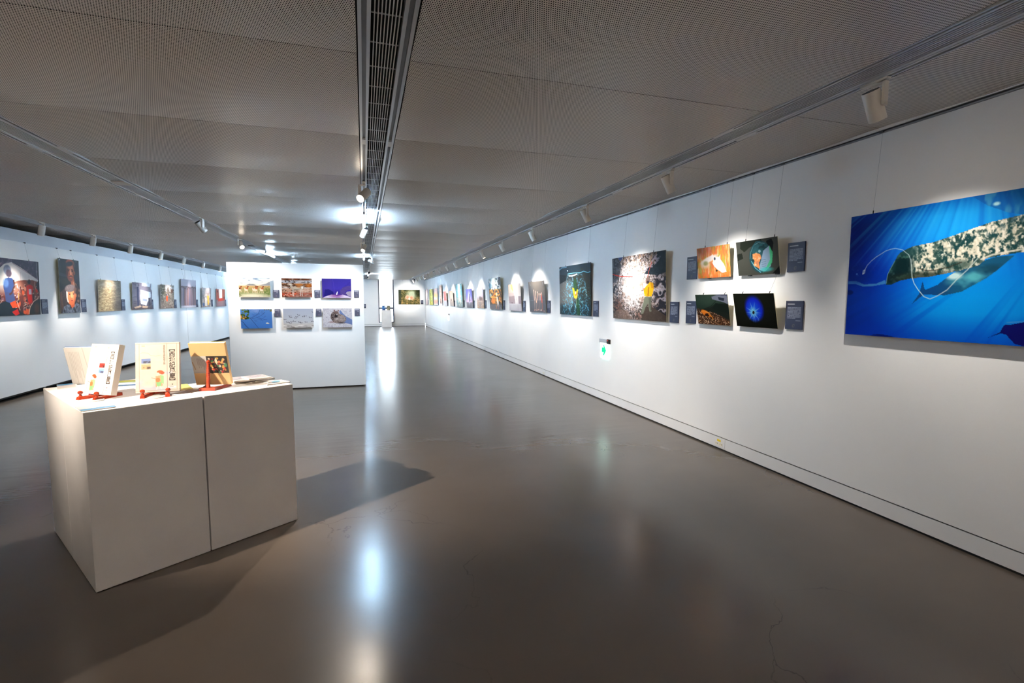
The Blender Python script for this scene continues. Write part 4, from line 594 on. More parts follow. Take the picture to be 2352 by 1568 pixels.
diffuser(-4.955, -4.80, 'long slotted aluminium diffuser high above the left display wall')

# ------------------------------------------------------------------ track spotlights
LAMP = {}
def make_lamp():
    r = empty('track_spotlight', (0, 0, H)); tag(r, 'x', 'spotlight', 'white track spotlights')
    b = MB(); b.box(-.017, .017, -.075, .075, -.026, -.0137); b.box(-.012, .012, -.02, .02, -.036, -.024); b.build('track_adapter', M['lampw'], r, .002)
    b = MB(); b.box(.046, .062, -.017, .017, -.155, -.03); b.box(-.012, .062, -.014, .014, -.042, -.03); b.build('arm', M['lampw'], r, .002)
    b = MB(); b.rod((.040, 0, 0), (.048, 0, 0), .012, 14); 
    b.lathe([(.012, .075), (.041, .075), (.043, .071), (.043, -.088), (.0405, -.090), (.038, -.088), (.036, -.060), (.01, -.058)], 32)
    h = b.build('lamp_head', M['lampw'], r, smooth=True, loc=(0, 0, -.135))
    b = MB(); b.lathe([(.036, -.0655), (.036, -.0635)], 28); b.build('lens', M['lens'], h)
    b = MB(); b.lathe([(.0415, .0755), (.0415, .0735)], 28); b.build('vent_cap', M['dark'], h)
    ld = bpy.data.lights.new('spot_beam', 'SPOT'); ld.energy = 20; ld.color = WARM; ld.spot_size = math.radians(62); ld.spot_blend = .85; ld.shadow_soft_size = .022
    lo = bpy.data.objects.new('spot_beam', ld); COL.objects.link(lo); lo.parent = h; lo.location = (0, 0, -.093)
    return r
proto = make_lamp(); used = [False]
def lamp(x, y, tgt, power, label, size=50, blend=.7, color=WARM, group=None, lit=True):
    r = proto if not used[0] else copy_tree(proto); used[0] = True
    d = Vector(tgt)-Vector((x, y, H-.135)); yw = math.atan2(-d.x, d.y); tl = math.atan2(math.hypot(d.x, d.y), -d.z)
    r.location = (x, y, H); r.rotation_euler = (0, 0, yw); tag(r, label, 'spotlight', group)
    for c in r.children:
        if c.name.startswith('lamp_head'):
            c.rotation_euler = (tl, 0, 0)
            for q in c.children:
                if q.type == 'LIGHT':
                    ld = q.data.copy(); ld.energy = power; ld.spot_size = math.radians(size); ld.spot_blend = blend; ld.color = color; q.data = ld
        if c.name.startswith('track_adapter'): c.rotation_euler = (0, 0, -yw)
    return r
TX = 2.717
RL = [(2.06, 2.12, 'the large whale photograph, nearest the camera'), (3.95, 3.92, 'the block of four small photographs'), (5.70, 5.68, 'the snowy cliff climber photograph'),
      (7.75, 7.72, 'the dark waterfall photograph'), (9.60, 9.56, 'the grey photograph of a row of pale figures'), (11.30, 11.12, 'the pale misty temple photograph'),
      (13.05, 12.92, 'the orange and blue cavern photograph'), (14.85, 14.75, 'the pale twig photograph with a dark animal'), (16.4, 16.36, 'the violet sky tower photograph'),
      (18.1, 18.2, 'the tall turquoise photograph'), (19.5, 19.85, 'the beige desert photograph'), (21.35, 21.5, 'the red and grey photograph'),
      (23.0, 22.8, 'the tallest narrow brown photograph'), (24.6, 24.56, 'the violet and orange sunset photograph'), (26.4, 26.3, 'the yellow-green foliage photograph'), (28.1, 28.2, 'the pale photograph in the far right corner')]
for y, ty, what in RL:
    lamp(TX, y, (XR-.05, ty, 1.25), P_WALL*(1.0 if y > 4.5 else .75 if y > 3 else .5), 'white track spotlight aimed at '+what, size=80, blend=1., group='spotlights on the right wall track')
LLa = [(9.45, 9.45, 'the crowded tent photograph'), (10.95, 11.0, 'the tall portrait of a man and boy'), (12.46, 12.45, 'the golden rippled sand photograph'), (14.1, 14.0, 'the figure with white blankets photograph'),
       (15.7, 15.6, 'the temple photograph with an orange robe'), (17.4, 17.33, 'the mauve photograph of a standing crowd'), (19.25, 19.1, 'the photograph with a yellow robe'), (20.9, 20.86, 'the red and cream photograph at the far end')]
for y, ty, what in LLa:
    lamp(-4.778, y, (XL+.1, ty, .55), P_LEFT, 'white track spotlight aimed at '+what, size=62, blend=1., group='spotlights on the left wall track')
lamp(.028, 5.30, (-1.25, 3.45, .97), P_PED, 'glowing track spotlight on the centre track turned down at the book pedestals', 60, .6, WARMER, group='spotlights on the centre tracks')
lamp(-2.275, 2.65, (.35, 5.0, .0), P_PED*3.9, 'track spotlight on the left track above and left of the book pedestals', 72, 1., WARMER, group='spotlights on the left ceiling track')
lamp(-2.275, 8.26, (-1.60, YP, 1.45), P_PART*.42, 'grey-white spotlight on the left ceiling track aimed at the horse photograph', 74, .9, group='spotlights on the left ceiling track')
lamp(-2.275, 10.7, (-1.55, YP+.37, 1.3), P_PART*1.2, 'glowing round spotlight on the left ceiling track facing the camera', 60, .8, group='spotlights on the left ceiling track')
lamp(.028, 8.15, (-.55, YP, 1.4), P_PART*.30, 'white spotlight on the centre track aimed at the purple photograph', 66, 1., group='spotlights on the centre tracks')
lamp(.028, 10.6, (-.5, YP+.37, 1.3), P_PART*1.2, 'glowing spotlight on the centre track behind the white linear light', 50, .8, group='spotlights on the centre tracks')
lamp(.218, 14.2, (3.4, 16.0, 1.0), P_PART*.3, 'grey spotlight on the right side of the central grille, nearest of its row', 60, .8, group='spotlights on the centre tracks')
lamp(.218, 20.2, (-.3, YF, 1.5), P_PART*1.3, 'small grey spotlight far down the right side of the central grille', 34, .8, group='spotlights on the centre tracks')
lamp(.218, 24.6, (1.15, 28.62, .9), P_PART*.9, 'far small white spotlight on the central grille aimed at the far pedestal', 56, 1., group='spotlights on the centre tracks')
lamp(TX-.05, 26.9, (2.59, YF, 1.75), P_WALL*1.6, 'far track spotlight lighting the nest photograph on the far wall', 50, .8, group='spotlights on the right wall track')

for x, w_ in ((-4.3, 'leftmost'), (-2.275, 'second from left'), (.218, 'second from right'), (2.511, 'rightmost')):  # unseen spots added behind the camera for warm bounce off the end wall
    lamp(x, -2.0, (x, -4.0, 2.1), 235., 'added fill spotlight bouncing off the near end wall, %s of four' % w_, 96, .8, WARMER, group='added fill spotlights behind the camera')
# ------------------------------------------------------------------ linear lights
def tube(x, y0, L, label, mt=None):
    r = empty('linear_light', (x, y0, H), 0, label, 'linear light', 'cool white linear lights under the tracks')
    b = MB(); b.box(-.012, .012, .02, .06, -.045, -.0137); b.box(-.012, .012, L-.06, L-.02, -.045, -.0137); b.build('bracket', M['white'], r)
    b = MB(); b.box(-.009, .009, 0, L, -.052, -.043); b.build('housing', M['white'], r)
    b = MB(); b.rod((0, .01, -.066), (0, L-.01, -.068), .019, 14); b.build('light_tube', mt or M['tube'], r, smooth=True)
    for q in (0, L-.02):
        b = MB(); b.box(-.018, .018, q, q+.02, -.082, -.042); b.build('end_cap', M['white'], r)
tube(.028, 6.83, 1.2, 'bright cool linear light under the centre track, nearest the camera')
tube(.028, 13.3, 1.2, 'bright cool linear light on the centre track above the display partition', M['tubed'])
tube(.218, 22.7, 1.2, 'cool linear light far down the central grille near the window')
tube(-2.275, 13.2, 1.2, 'bright cool linear light on the left ceiling track above the partition top')
tube(-2.275, 17.6, 1.2, 'added cool fill light on the left ceiling track, hidden beyond the partition')  # added out of sight to brighten the far ceiling
tube(-2.275, 22.4, 1.2, 'added cool fill light on the left ceiling track, unseen far beyond the partition')  # another hidden tube added as fill for the far ceiling and walls
tube(-4.778, 22.0, 1.2, 'cool linear light at the far end of the left display wall', M['tubed'])
tube(-4.778, 25.6, 1.2, 'added unseen cool fill light on the leftmost track near the far wall')  # unseen tube added to lift the far left end
tube(-2.275, 26.6, 1.2, 'added unseen cool fill light on the left ceiling track near the far wall')  # extra hidden fill tube, added for more light at the far end

# ------------------------------------------------------------------ display walls
def castor(x, y, p):
    c = MB(); c.lathe([(.026, -.011), (.030, -.008), (.030, .008), (.026, .011)], 18, (x, y, .031), (1, .25, 0)); c.rod((x-.012, y, .031), (x+.012, y, .031), .008, 10)
    c.box(x-.02, x+.02, y-.02, y+.02, .058, .066); c.build('castor', M['castor'], p)
def left_unit(y0, y1, label):
    r = empty('display_wall', (0, 0, 0), 0, label, 'display wall', 'movable white display walls on castors')
    b = MB(); b.box(XL-.3, XL, y0, y1, .07, 2.452); b.build('panel', M['wall'], r)
    b = MB(); b.box(XL-.29, XL-.012, y0, y1, 2.452, 2.655); b.build('header_panel', M['header'], r)
    b = MB(); b.box(XL-.012, XL+.010, y0, y1, 2.452, 2.464); b.build('picture_rail', M['white'], r)
    b = MB(); b.box(XL-.28, XL-.04, y0+.05, y1-.05, .035, .07); b.build('base_frame', M['black'], r)
    y = y0+.5
    while y < y1: castor(XL-.03, y, r); castor(XL-.26, y, r); y += 2.15
left_unit(3.2, 17.21, 'long white movable display wall on castors at the left, near unit')
left_unit(17.225, 23.6, 'white movable display wall unit at the left beyond the vertical joint')
r = empty('display_wall', (0, 0, 0), 0, 'free-standing white partition carrying six small photographs in two rows', 'display wall', 'movable white display walls on castors')
b = MB(); b.box(-2.157, 0, YP, YP+.37, .022, 2.172); b.build('panel', M['wall'], r, .003)
b = MB(); b.box(-2.12, -.04, YP+.03, YP+.34, 0, .022); b.build('base_frame', M['black'], r)
for x in (-1.75, -.4): castor(x, YP+.2, r)

# ------------------------------------------------------------------ pedestals
e_x = Vector((.8158, .5783, 0)); e_y = Vector((-.5552, .8317, 0)); e_y = Vector((-.5683, .8228, 0)); e_x = Vector((.8228, .5683, 0))
N0 = Vector((-1.392, 2.966, 0)); S = .552
def pedestal(o, rz, label, w=S, name='pedestal', grp='white exhibition pedestals'):
    r = empty(name, o, rz, label, 'pedestal', grp)
    b = MB(); b.box(.002, w-.002, .002, w-.002, .004, PZ); b.build('plinth_body', M['ped'], r, .0025)
    b = MB(); b.box(.02, w-.02, .02, w-.02, 0, .006); b.build('base', M['black'], r)
    return r
ang = math.atan2(e_x.y, e_x.x)
pedestal(N0, ang, 'white pedestal at the near corner, under the two facing books')
pedestal(N0+e_x*(S+.003), ang, 'white pedestal on the right of the group, under the tan book')
pedestal(N0+e_y*(S+.003), ang, 'white pedestal at the back left of the group, under the open white book')
pedestal((.955, 28.62, 0), 0, 'small distant white pedestal standing in front of the far window')

# ------------------------------------------------------------------ photographs on the walls
def frame_axes(wall):   # (right as seen, out of the wall)
    return {'R': (Vector((0, -1, 0)), Vector((-1, 0, 0))), 'L': (Vector((0, 1, 0)), Vector((1, 0, 0))), 'P': (Vector((1, 0, 0)), Vector((0, -1, 0)))}[wall]
def wall_pt(wall, t, d, z):
    if wall == 'R': return Vector((XR-d, t, z))
    if wall == 'L': return Vector((XL+d, t, z))
    return Vector((t, {'P': YP}.get(wall, YP)-d, z))
def picture(wall, t0, t1, z0, z1, dt, db, cv, label, grp, wires=(.22, .78), ztop=None, edge='board', yw=None, th=.004):
    """t0 = coordinate of the viewer's left edge, t1 = right edge"""
    pt = (lambda t, d, z: Vector((t, yw-d, z))) if yw is not None else (lambda t, d, z: wall_pt(wall, t, d, z))
    base = pt((t0+t1)/2, 0, z0); r = empty('photograph', base, 0, label, 'photograph', grp)
    tl, tr, br, bl = [pt(t, d, z)-base for t, d, z in ((t0, dt, z1), (t1, dt, z1), (t1, db, z0), (t0, db, z0))]
    out = (bl-tl).cross(tr-tl).normalized()
    if out.dot(frame_axes('P' if yw is not None else wall)[1]) < 0: out = -out
    bk = -out*th
    b = MB(); b.hexa([bl+bk, br+bk, tr+bk, tl+bk], [q-out*.0006 for q in (bl, br, tr, tl)]); b.build('backing_board', M[edge], r)
    sheet('print', cv, tl, tr-tl, bl-tl, M['print'], r)
    if ztop:
        for f in wires:
            p = tl.lerp(tr, f)+bk*.5; b = MB(); q = pt(t0+(t1-t0)*f, .012, ztop)-base
            b.rod(p, q, .0009, 5); wo = b.build('hanging_wire', M['wire'], r)
            b = MB(); b.box(q.x-.014, q.x+.014, q.y-.014, q.y+.014, q.z-.004, q.z+.012); b.build('rail_hook', M['dark'], wo)
            b = MB(); b.rod(p, p.lerp(q, .02/(q-p).length), .004, 6); b.build('wire_clip', M['dark'], wo)
    return r
G = 'photographs hung on wires along the right wall'; ZT = 2.726
picture('R', 2.738, 1.432, 1.301, 2.166, .056, .05, p_whale(), 'large deep blue photograph of a mottled whale with its calf underwater', G, (.12, .88), ZT, 'boardw')
picture('R', 3.867, 3.380, 1.303, 1.616, .095, .03, p_bluedot(), 'small black photograph of a glowing blue disc with a dark speck', G, (.25, .9), 1.786)
picture('R', 3.873, 3.383, 1.789, 2.106, .079, .03, p_crabglass(), 'small dark photograph of an orange crab inside round clear plastic packaging', G, (.25, .93), ZT)
picture('R', 4.439, 3.955, 1.300, 1.613, .086, .03, p_crabsand(), 'small dark photograph of an orange crab on brown gravel', G, (.27, .92), 1.786)
picture('R', 4.468, 3.978, 1.788, 2.107, .062, .03, p_egret(), 'small orange photograph of a white bird with spread wings', G, (.27, .93), ZT)
picture('R', 6.327, 5.025, 1.293, 2.150, .065, .03, p_climber(), 'photograph of a climber in a yellow jacket on a brightly lit snowy cliff', G, (.24, .80), ZT)
picture('R', 8.341, 7.057, 1.297, 2.156, .052, .031, p_falls(), 'dark blue-green photograph of branching water with a yellow glowing centre', G, (.22, .93), ZT, 'dark')
picture('R', 10.04, 9.067, 1.302, 1.943, .076, .03, p_figs(), 'grey photograph of a row of small pale figures standing on wet ground', G, (.2, .95), ZT, 'boardw')
picture('R', 11.608, 10.621, 1.297, 1.937, .07, .03, p_temple(), 'pale misty photograph of a building with an ochre spire', G, (.2, .9), ZT, 'boardw')
picture('R', 13.56, 12.27, 1.305, 2.16, .083, .03, p_cavern(), 'tall looking photograph, swirling white and blue above bright orange', G, (.3, .85), ZT)
picture('R', 15.191, 14.288, 1.301, 1.94, .067, .03, p_twig(), 'lilac and tan photograph of bare twigs with a dark brown patch', G, (.2, .9), ZT, 'boardw')
picture('R', 16.859, 15.857, 1.294, 1.935, .073, .03, p_tower(), 'violet-blue photograph of a dark tower shape against a glowing sky', G, (.2, .9), ZT, 'boardw')
picture('R', 18.833, 17.534, 1.289, 2.159, .079, .03, p_cyan(), 'turquoise photograph with a pale vertical shape, taller than its neighbours', G, (.2, .9), ZT)
picture('R', 20.288, 19.424, 1.304, 1.929, .087, .03, p_beige(), 'plain beige and brown photograph between the turquoise and the red one', G, (.2, .9), ZT, 'boardw')
picture('R', 21.935, 21.036, 1.302, 1.935, .083, .03, p_red(), 'photograph of a bright red shape over pale grey ground', G, (.2, .9), ZT)
picture('R', 23.158, 22.464, 1.312, 2.26, .068, .03, p_brown(), 'narrow upright brown photograph reaching highest on the far right wall', G, (.2, .9), ZT, 'boardw')
picture('R', 25.262, 23.868, 1.308, 2.133, .046, .031, p_sunset(), 'orange and violet photograph with a glowing pink centre', G, (.2, .9), ZT, 'boardw')
picture('R', 27.001, 25.604, 1.291, 2.137, .054, .031, p_foliage(), 'yellow-green photograph of foliage, second from the far corner', G, (.2, .9), ZT, 'boardw')
picture('R', 28.745, 27.728, 1.297, 2.153, .049, .031, p_pale(), 'pale pinkish photograph nearest the far right corner', G, (.2, .9), ZT, 'boardw')
picture('F', 1.967, 3.217, 1.302, 2.153, .05, .03, p_nest(), 'green and gold photograph of two pink round forms in a nest, on the far wall', 'photograph on the far wall', (.2, .82), ZT, 'boardw', yw=YF)
G = 'photographs hung on wires along the left display wall'; ZL = 2.458
picture('L', 8.80, 10.10, 1.300, 2.175, .055, .03, p_tent(), 'backlit photograph of a crowd under a tent, nearest on the left wall', G, (.2, .82), ZL)
picture('L', 10.657, 11.313, 1.301, 2.287, .052, .031, p_portrait(), 'tall dark portrait photograph of a bearded man standing behind a boy', G, (.1, .75), ZL)
picture('L', 11.963, 12.941, 1.305, 1.963, .052, .031, p_sand(), 'golden brown photograph of rippled textured ground', G, (.12, .85), ZL, 'boardw')
picture('L', 13.475, 14.58, 1.314, 1.959, .061, .03, p_shrouds(), 'grey-blue photograph of a standing figure beside bright white cloth', G, (.15, .8), ZL)
picture('L', 15.117, 16.094, 1.313, 1.958, .06, .03, p_robe(), 'photograph of an orange robed figure before a temple spire', G, (.1, .8), ZL, 'boardw')
picture('L', 16.662, 18.005, 1.308, 2.169, .063, .03, p_crowd(), 'mauve-grey photograph of many people standing in a line, taller than its neighbours', G, (.2, .8), ZL, 'boardw')
picture('L', 18.565, 19.585, 1.302, 1.954, .065, .03, p_yellow(), 'grey photograph with a figure in a yellow robe', G, (.1, .8), ZL, 'boardw')
picture('L', 20.27, 21.453, 1.306, 1.956, .042, .031, p_redrobes(), 'red-brown and cream photograph, last one before the partition', G, (.1, .8), ZL, 'boardw')
G = 'six small photographs on the partition'
for a, t0, t1, z1, z0, lab in ((p_horses, -1.977, -1.503, 1.916, 1.595, 'photograph of brown and white horses running on a plain, upper left on the partition'), (p_antelope, -1.327, -.851, 1.916, 1.595, 'photograph of a horned antelope on reddish ground, upper middle on the partition'),
        (p_purple, -.689, -.208, 1.920, 1.585, 'dark purple-blue photograph with pale wings at the bottom, upper right on the partition'), (p_tree, -1.969, -1.493, 1.394, 1.072, 'blue sky photograph with bare branches and leaves, lower left on the partition'),
        (p_birds, -1.319, -.843, 1.400, 1.077, 'pale grey photograph of a flock of flying birds, lower middle on the partition'), (p_seal, -.690, -.206, 1.405, 1.073, 'photograph of a furry brown animal lying on snow, lower right on the partition')):
    picture('P', t0, t1, z0, z1, .05, .04, a(), lab, G, edge='boardw', th=.008)
    if a is not p_horses: pass

# ------------------------------------------------------------------ caption plaques
def plaque(wall, t0, t1, z0, z1, what, small=False, seed=0, yw=None):
    pt = (lambda t, d, z: Vector((t, yw-d, z))) if yw is not None else (lambda t, d, z: wall_pt(wall, t, d, z))
    base = pt((t0+t1)/2, 0, z0); d = .012
    r = empty('caption_plaque', base, 0, ('small grey' if small else 'dark navy')+' caption plaque '+what, 'caption plaque', 'caption plaques beside the photographs')
    tl, tr, br, bl = [pt(t, d, z)-base for t, z in ((t0, z1), (t1, z1), (t1, z0), (t0, z0))]; k = [pt(t, .0005, z)-base for t, z in ((t0, z1), (t1, z1), (t1, z0), (t0, z0))]
    o = (tl-k[0]).normalized()*.0006
    b = MB(); b.hexa([k[3], k[2], k[1], k[0]], [q-o for q in (bl, br, tr, tl)]); b.build('plate', MPL if not small else MPS, r)
    sheet('caption_print', p_plaque(seed, small), tl, tr-tl, bl-tl, M['matte'], r); return r
MPL = mat('navy_plate', (36, 44, 78), .5); MPS = mat('grey_plate', (84, 86, 112), .5)
for i, (t0, t1, z0, z1, w_) in enumerate([(3.330, 3.163, 1.796, 2.042, 'right of the crab in plastic photograph'), (3.322, 3.152, 1.306, 1.549, 'right of the blue disc photograph'), (4.690, 4.520, 1.787, 2.036, 'half behind the white bird photograph'),
        (4.685, 4.515, 1.295, 1.544, 'half behind the crab on gravel photograph'), (4.987, 4.823, 1.289, 1.535, 'right of the snowy climber photograph'), (7.016, 6.847, 1.296, 1.542, 'right of the dark blue-green water photograph'),
        (9.059, 8.894, 1.304, 1.545, 'right of the row of pale figures'), (10.60, 10.435, 1.294, 1.538, 'right of the misty temple photograph'), (12.27, 12.105, 1.306, 1.551, 'right of the orange and blue photograph'), (14.27, 14.10, 1.307, 1.552, 'right of the lilac twig photograph'),
        (15.87, 15.705, 1.298, 1.541, 'right of the violet tower photograph'), (17.57, 17.40, 1.301, 1.546, 'right of the turquoise photograph'), (19.485, 19.32, 1.297, 1.542, 'right of the plain beige photograph'), (21.14, 20.975, 1.305, 1.548, 'right of the red photograph'),
        (22.64, 22.475, 1.305, 1.548, 'right of the narrow brown photograph'), (24.0, 23.84, 1.306, 1.547, 'right of the orange and violet photograph'), (27.87, 27.70, 1.306, 1.546, 'right of the pale photograph in the corner')]):
    plaque('R', t0, t1, z0, z1, w_, seed=i)
for i, (t0, w_) in enumerate([(10.185, 'right of the tent crowd photograph'), (11.398, 'right of the man and boy portrait'), (13.02, 'right of the golden ground photograph'), (14.57, 'right of the white cloth photograph'), (16.205, 'right of the orange robe photograph'),
        (18.12, 'right of the mauve standing crowd'), (19.755, 'right of the yellow robe photograph'), (21.53, 'right of the last red-brown photograph')]):
    plaque('L', t0, t0+.165, 1.308, 1.556, w_, seed=40+i)
for i, (t0, z1, w_) in enumerate([(-1.464, 1.718, 'right of the running horses photograph'), (-.812, 1.720, 'right of the antelope photograph'), (-.166, 1.722, 'right of the purple photograph'), (-1.455, 1.394, 'right of the blue sky photograph'), (-.801, 1.395, 'right of the flying birds photograph'), (-.162, 1.397, 'right of the furry animal photograph')]):
    plaque('P', t0, t0+.087, z1-.127, z1, w_, True)
plaque('F', 3.262, 3.425, 1.311, 1.551, 'right of the nest photograph on the far wall', seed=80, yw=YF)
plaque('F', -.06, .105, 1.080, 1.320, 'low on the far wall, half hidden by the partition', seed=81, yw=YF)

# ------------------------------------------------------------------ exit signs, sockets, camera
def exit_sign(y0, y1, label):
    cy = (y0+y1)/2; w = abs(y0-y1); r = empty('exit_sign', (XR, cy, .672), 0, label, 'exit sign')
    b = MB(); b.box(-.030, 0, -w/2-.04, w/2+.035, .232, .292); b.build('housing', M['alu'], r, .003)
    b = MB(); b.box(-.034, .0, -w/2-.042, -w/2+.02, .226, .294); b.build('end_housing', M['black'], r, .003)
    b = MB(); b.rod((-.036, -w/2-.01, .276), (-.034, -w/2-.01, .276), .006, 10); b.build('indicator_lamp', M['red'], r)
    b = MB(); b.box(-.024, -.012, -w/2, w/2, 0, .232); p = b.build('lit_panel', M['exit'], r)
    s = .105; X = -.0248; pts = [(-.075, .045), (-.01, .045), (-.035, .085), (.005, .085), (.078, .0), (.005, -.085), (-.035, -.085), (-.01, -.045+.01), (-.075, -.035)]
    b = MB(); n = len(pts); f = [(X, -a*.95, .12+q*.95) for a, q in pts]; k = [(X+.001, -a*.95, .12+q*.95) for a, q in pts]
    b._add(f+k, [(0, 1, 7, 8), (1, 2, 3, 4), (1, 4, 7), (4, 5, 6, 7)]); b.build('arrow', M['exitg'], p); return r
exit_sign(6.725, 6.49, 'glowing exit sign with a green arrow, on the right wall below the climber photograph')
exit_sign(21.0, 20.76, 'tiny distant glowing sign low on the right wall near the red photograph')
def outlet(y, label, sticker):
    r = empty('wall_socket', (XR, y, .078), 0, label, 'wall socket', 'sockets in the right baseboard')
    b = MB(); b.box(-.004, 0, -.085, .085, -.05, .05); b.build('cover_plate', M['base'], r, .001)
    b = MB(); b.box(-.007, -.003, -.055, .055, -.036, -.001); s = b.build('socket_face', M['socket'], r, .001)
    b = MB(); 
    for q in (-.03, .03): b.box(-.0075, -.0068, q-.012, q-.008, -.024, -.010); b.box(-.0075, -.0068, q+.008, q+.012, -.024, -.010)
    b.build('slots', M['dark'], s)
    if sticker: b = MB(); b.box(-.0052, -.0038, -.026, .026, .006, .028); b.build('sticker', M['yellow'], r)
outlet(4.085, 'white wall socket with yellow sticker, nearest the camera', True)
outlet(9.246, 'small white wall socket in the baseboard, second from the camera', False)
outlet(14.374, 'faint white wall socket in the baseboard, farthest of three', False)
r = empty('security_camera', (2.62, 27.4, H-.012), 0, 'tiny dark camera on the ceiling near the far right corner', 'camera')
b = MB(); b.lathe([(.05, 0), (.05, -.02)], 18); b.build('mount', M['white'], r)
b = MB(); b.lathe([(.05, -.02), (.045, -.045), (.025, -.065), (.002, -.07)], 18); b.build('dome', M['dark'], r, smooth=True)

# ------------------------------------------------------------------ books and easels
def text_mesh(name, body, size, parent, loc, rot, m, spacing=1., off=0., align='CENTER', scale=(1, 1, 1)):
    cu = bpy.data.curves.new(name, 'FONT'); cu.body = body; cu.size = size; cu.space_line = spacing; cu.align_x = align; cu.offset = off; cu.resolution_u = 3
    t = bpy.data.objects.new(name, cu); COL.objects.link(t); dg = bpy.context.evaluated_depsgraph_get()
    me = bpy.data.meshes.new_from_object(t.evaluated_get(dg)); bpy.data.objects.remove(t)
    me.materials.clear(); me.materials.append(m); o = bpy.data.objects.new(name, me); COL.objects.link(o)
    o.parent = parent; o.location = loc; o.rotation_euler = rot; o.scale = scale; return o
def book(loc, rz, tilt, w, h, t, front, label, cover='paper', title=None, spine_right=True, name='book', grp=None, sub=True):
    """local x = width, -y = the face the camera sees, z = up; tilt leans the top backwards (+)"""
    r = empty(name, loc, rz, label, 'book', grp); r.rotation_euler = (-tilt, 0, rz)
    x0, x1 = -w/2, w/2; b = MB(); b.box(x0, x1, 0, .003, 0, h); b.box(x0, x1, t-.003, t, 0, h)
    if spine_right is not None:
        s = x1 if spine_right else x0; b.box(s-.0025, s+.0005, 0, t, 0, h)
    b.build('cover', M[cover], r, .0008)
    b = MB(); b.box(x0+.003, x1-.004, .003, t-.003, .003, h-.003); b.build('page_block', M['pages'], r)
    if front is not None: sheet('cover_print', front, (x0+.0005, -.0004, h-.0005), (w-.001, 0, 0), (0, 0, -h+.001), M['matte'], r)
    return r
def easel(loc, rz, label, face=1, spread=.062, hp=.19):
    r = empty('book_stand', loc, rz, label, 'book stand', 'red lacquered book stands')
    for s in (-1, 1):
        b = MB(); xf, xb = s*spread, s*.030; w = .013
        b.hexa([(xf-w, -.055, 0), (xf+w, -.055, 0), (xb+w, .115, 0), (xb-w, .115, 0)], [(xf-w+.003, -.050, .019), (xf+w-.003, -.050, .019), (xb+w-.003, .110, .019), (xb-w+.003, .110, .019)])
        f = b.build('foot_bar', M['wood'], r, .002)
        b = MB(); b.lathe([(.011, 0), (.007, .006), (.006, .011), (.012, .018), (.0135, .024), (.010, .031), (.002, .034)], 16, (xf, -.036, .018)); b.build('knob', M['wood'], f, smooth=True)
    b = MB(); b.box(-.048, .048, .085, .120, .0, .020); b.build('cross_block', M['wood'], r, .002)
    q = hp*.20; b = MB(); b.lathe([(.010, 0), (.013, .012), (.009, .022), (.011, .034), (.0115, .08), (.008, .15), (.007, hp-.024), (.010, hp-.018), (.0115, hp-.008), (.006, hp)], 16, (0, .100, .018), (0, -.10, 1)); b.build('back_post', M['wood'], r, smooth=True)
    return r
PT = PZ
# book A: bright, turned left
rzA = math.radians(-33)
easel((-1.515, 3.375, PT), rzA+math.radians(2), 'red book stand under the bright book on the left')
A = book((-1.5155, 3.392, PT+.0235), rzA, math.radians(13), .222, .298, .034, p_cover(0), 'bright cream book with black vertical Chinese title, left one on the near pedestal', 'paper')
TI = '︻\n西\n域\n記\n風\n塵\n︼'
def titles(B, dot, tm):
    text_mesh('title_lettering', TI, .036, B, (.0735, -.0008, .247), (math.radians(90), 0, 0), M['ink'], .93, .0007, scale=(.92, 1, 1))
    text_mesh('subtitle_lettering', '\n'.join('尋訪玄奘法師取經之路'), .0125, B, (.0335, -.0008, .272), (math.radians(90), 0, 0), M['inkg'], .95, .0001)
    b = MB(); b.lathe([(.0035, 0), (.0035, .0006)], 12, (.0735, -.0004, .042), (0, -1, 0)); b.build('volume_dot', tm, B)
titles(A, 0, M['red_dot'])
b = MB(); b.box(.06, .1, .010, .030, .2945, .2992); b.build('red_spine_flap', M['red_dot'], A)
rzB = math.radians(6)
easel((-1.205, 3.365, PT), rzB+math.radians(4), 'red book stand under the middle beige book')
B = book((-1.203, 3.380, PT+.0235), rzB, math.radians(10), .222, .300, .030, p_cover(1), 'beige book with black vertical Chinese title and small figure, middle of the row', 'coverb')
titles(B, 1, M['ink'])
# book C seen from behind
rzC = math.radians(-9)
C_ = book((-.9525, 3.565, PT+.0235), rzC, math.radians(-16), .214, .292, .026, p_tanback(), 'tan book seen from behind with a band of red figures on black', 'tan')
easel((-.950, 3.586, PT), rzC+math.pi, 'red book stand seen from behind, its turned post against the tan book', spread=.066, hp=.175)
D_ = book((-1.800, 3.985, PT+.003), math.radians(-4), math.radians(-15), .230, .265, .020, p_textback(), 'white book with blue cover leaning behind the bright cream book', 'blue')
E_ = book((-1.5155-.075*.8387+.041*.5446, 3.392+.075*.5446+.041*.8387, PT+.007), rzA, math.radians(13), .12, .235, .022, None, 'thin dark maroon book behind the left edge of the bright cream book', 'maroon')
E_.rotation_euler.y = math.radians(-5)

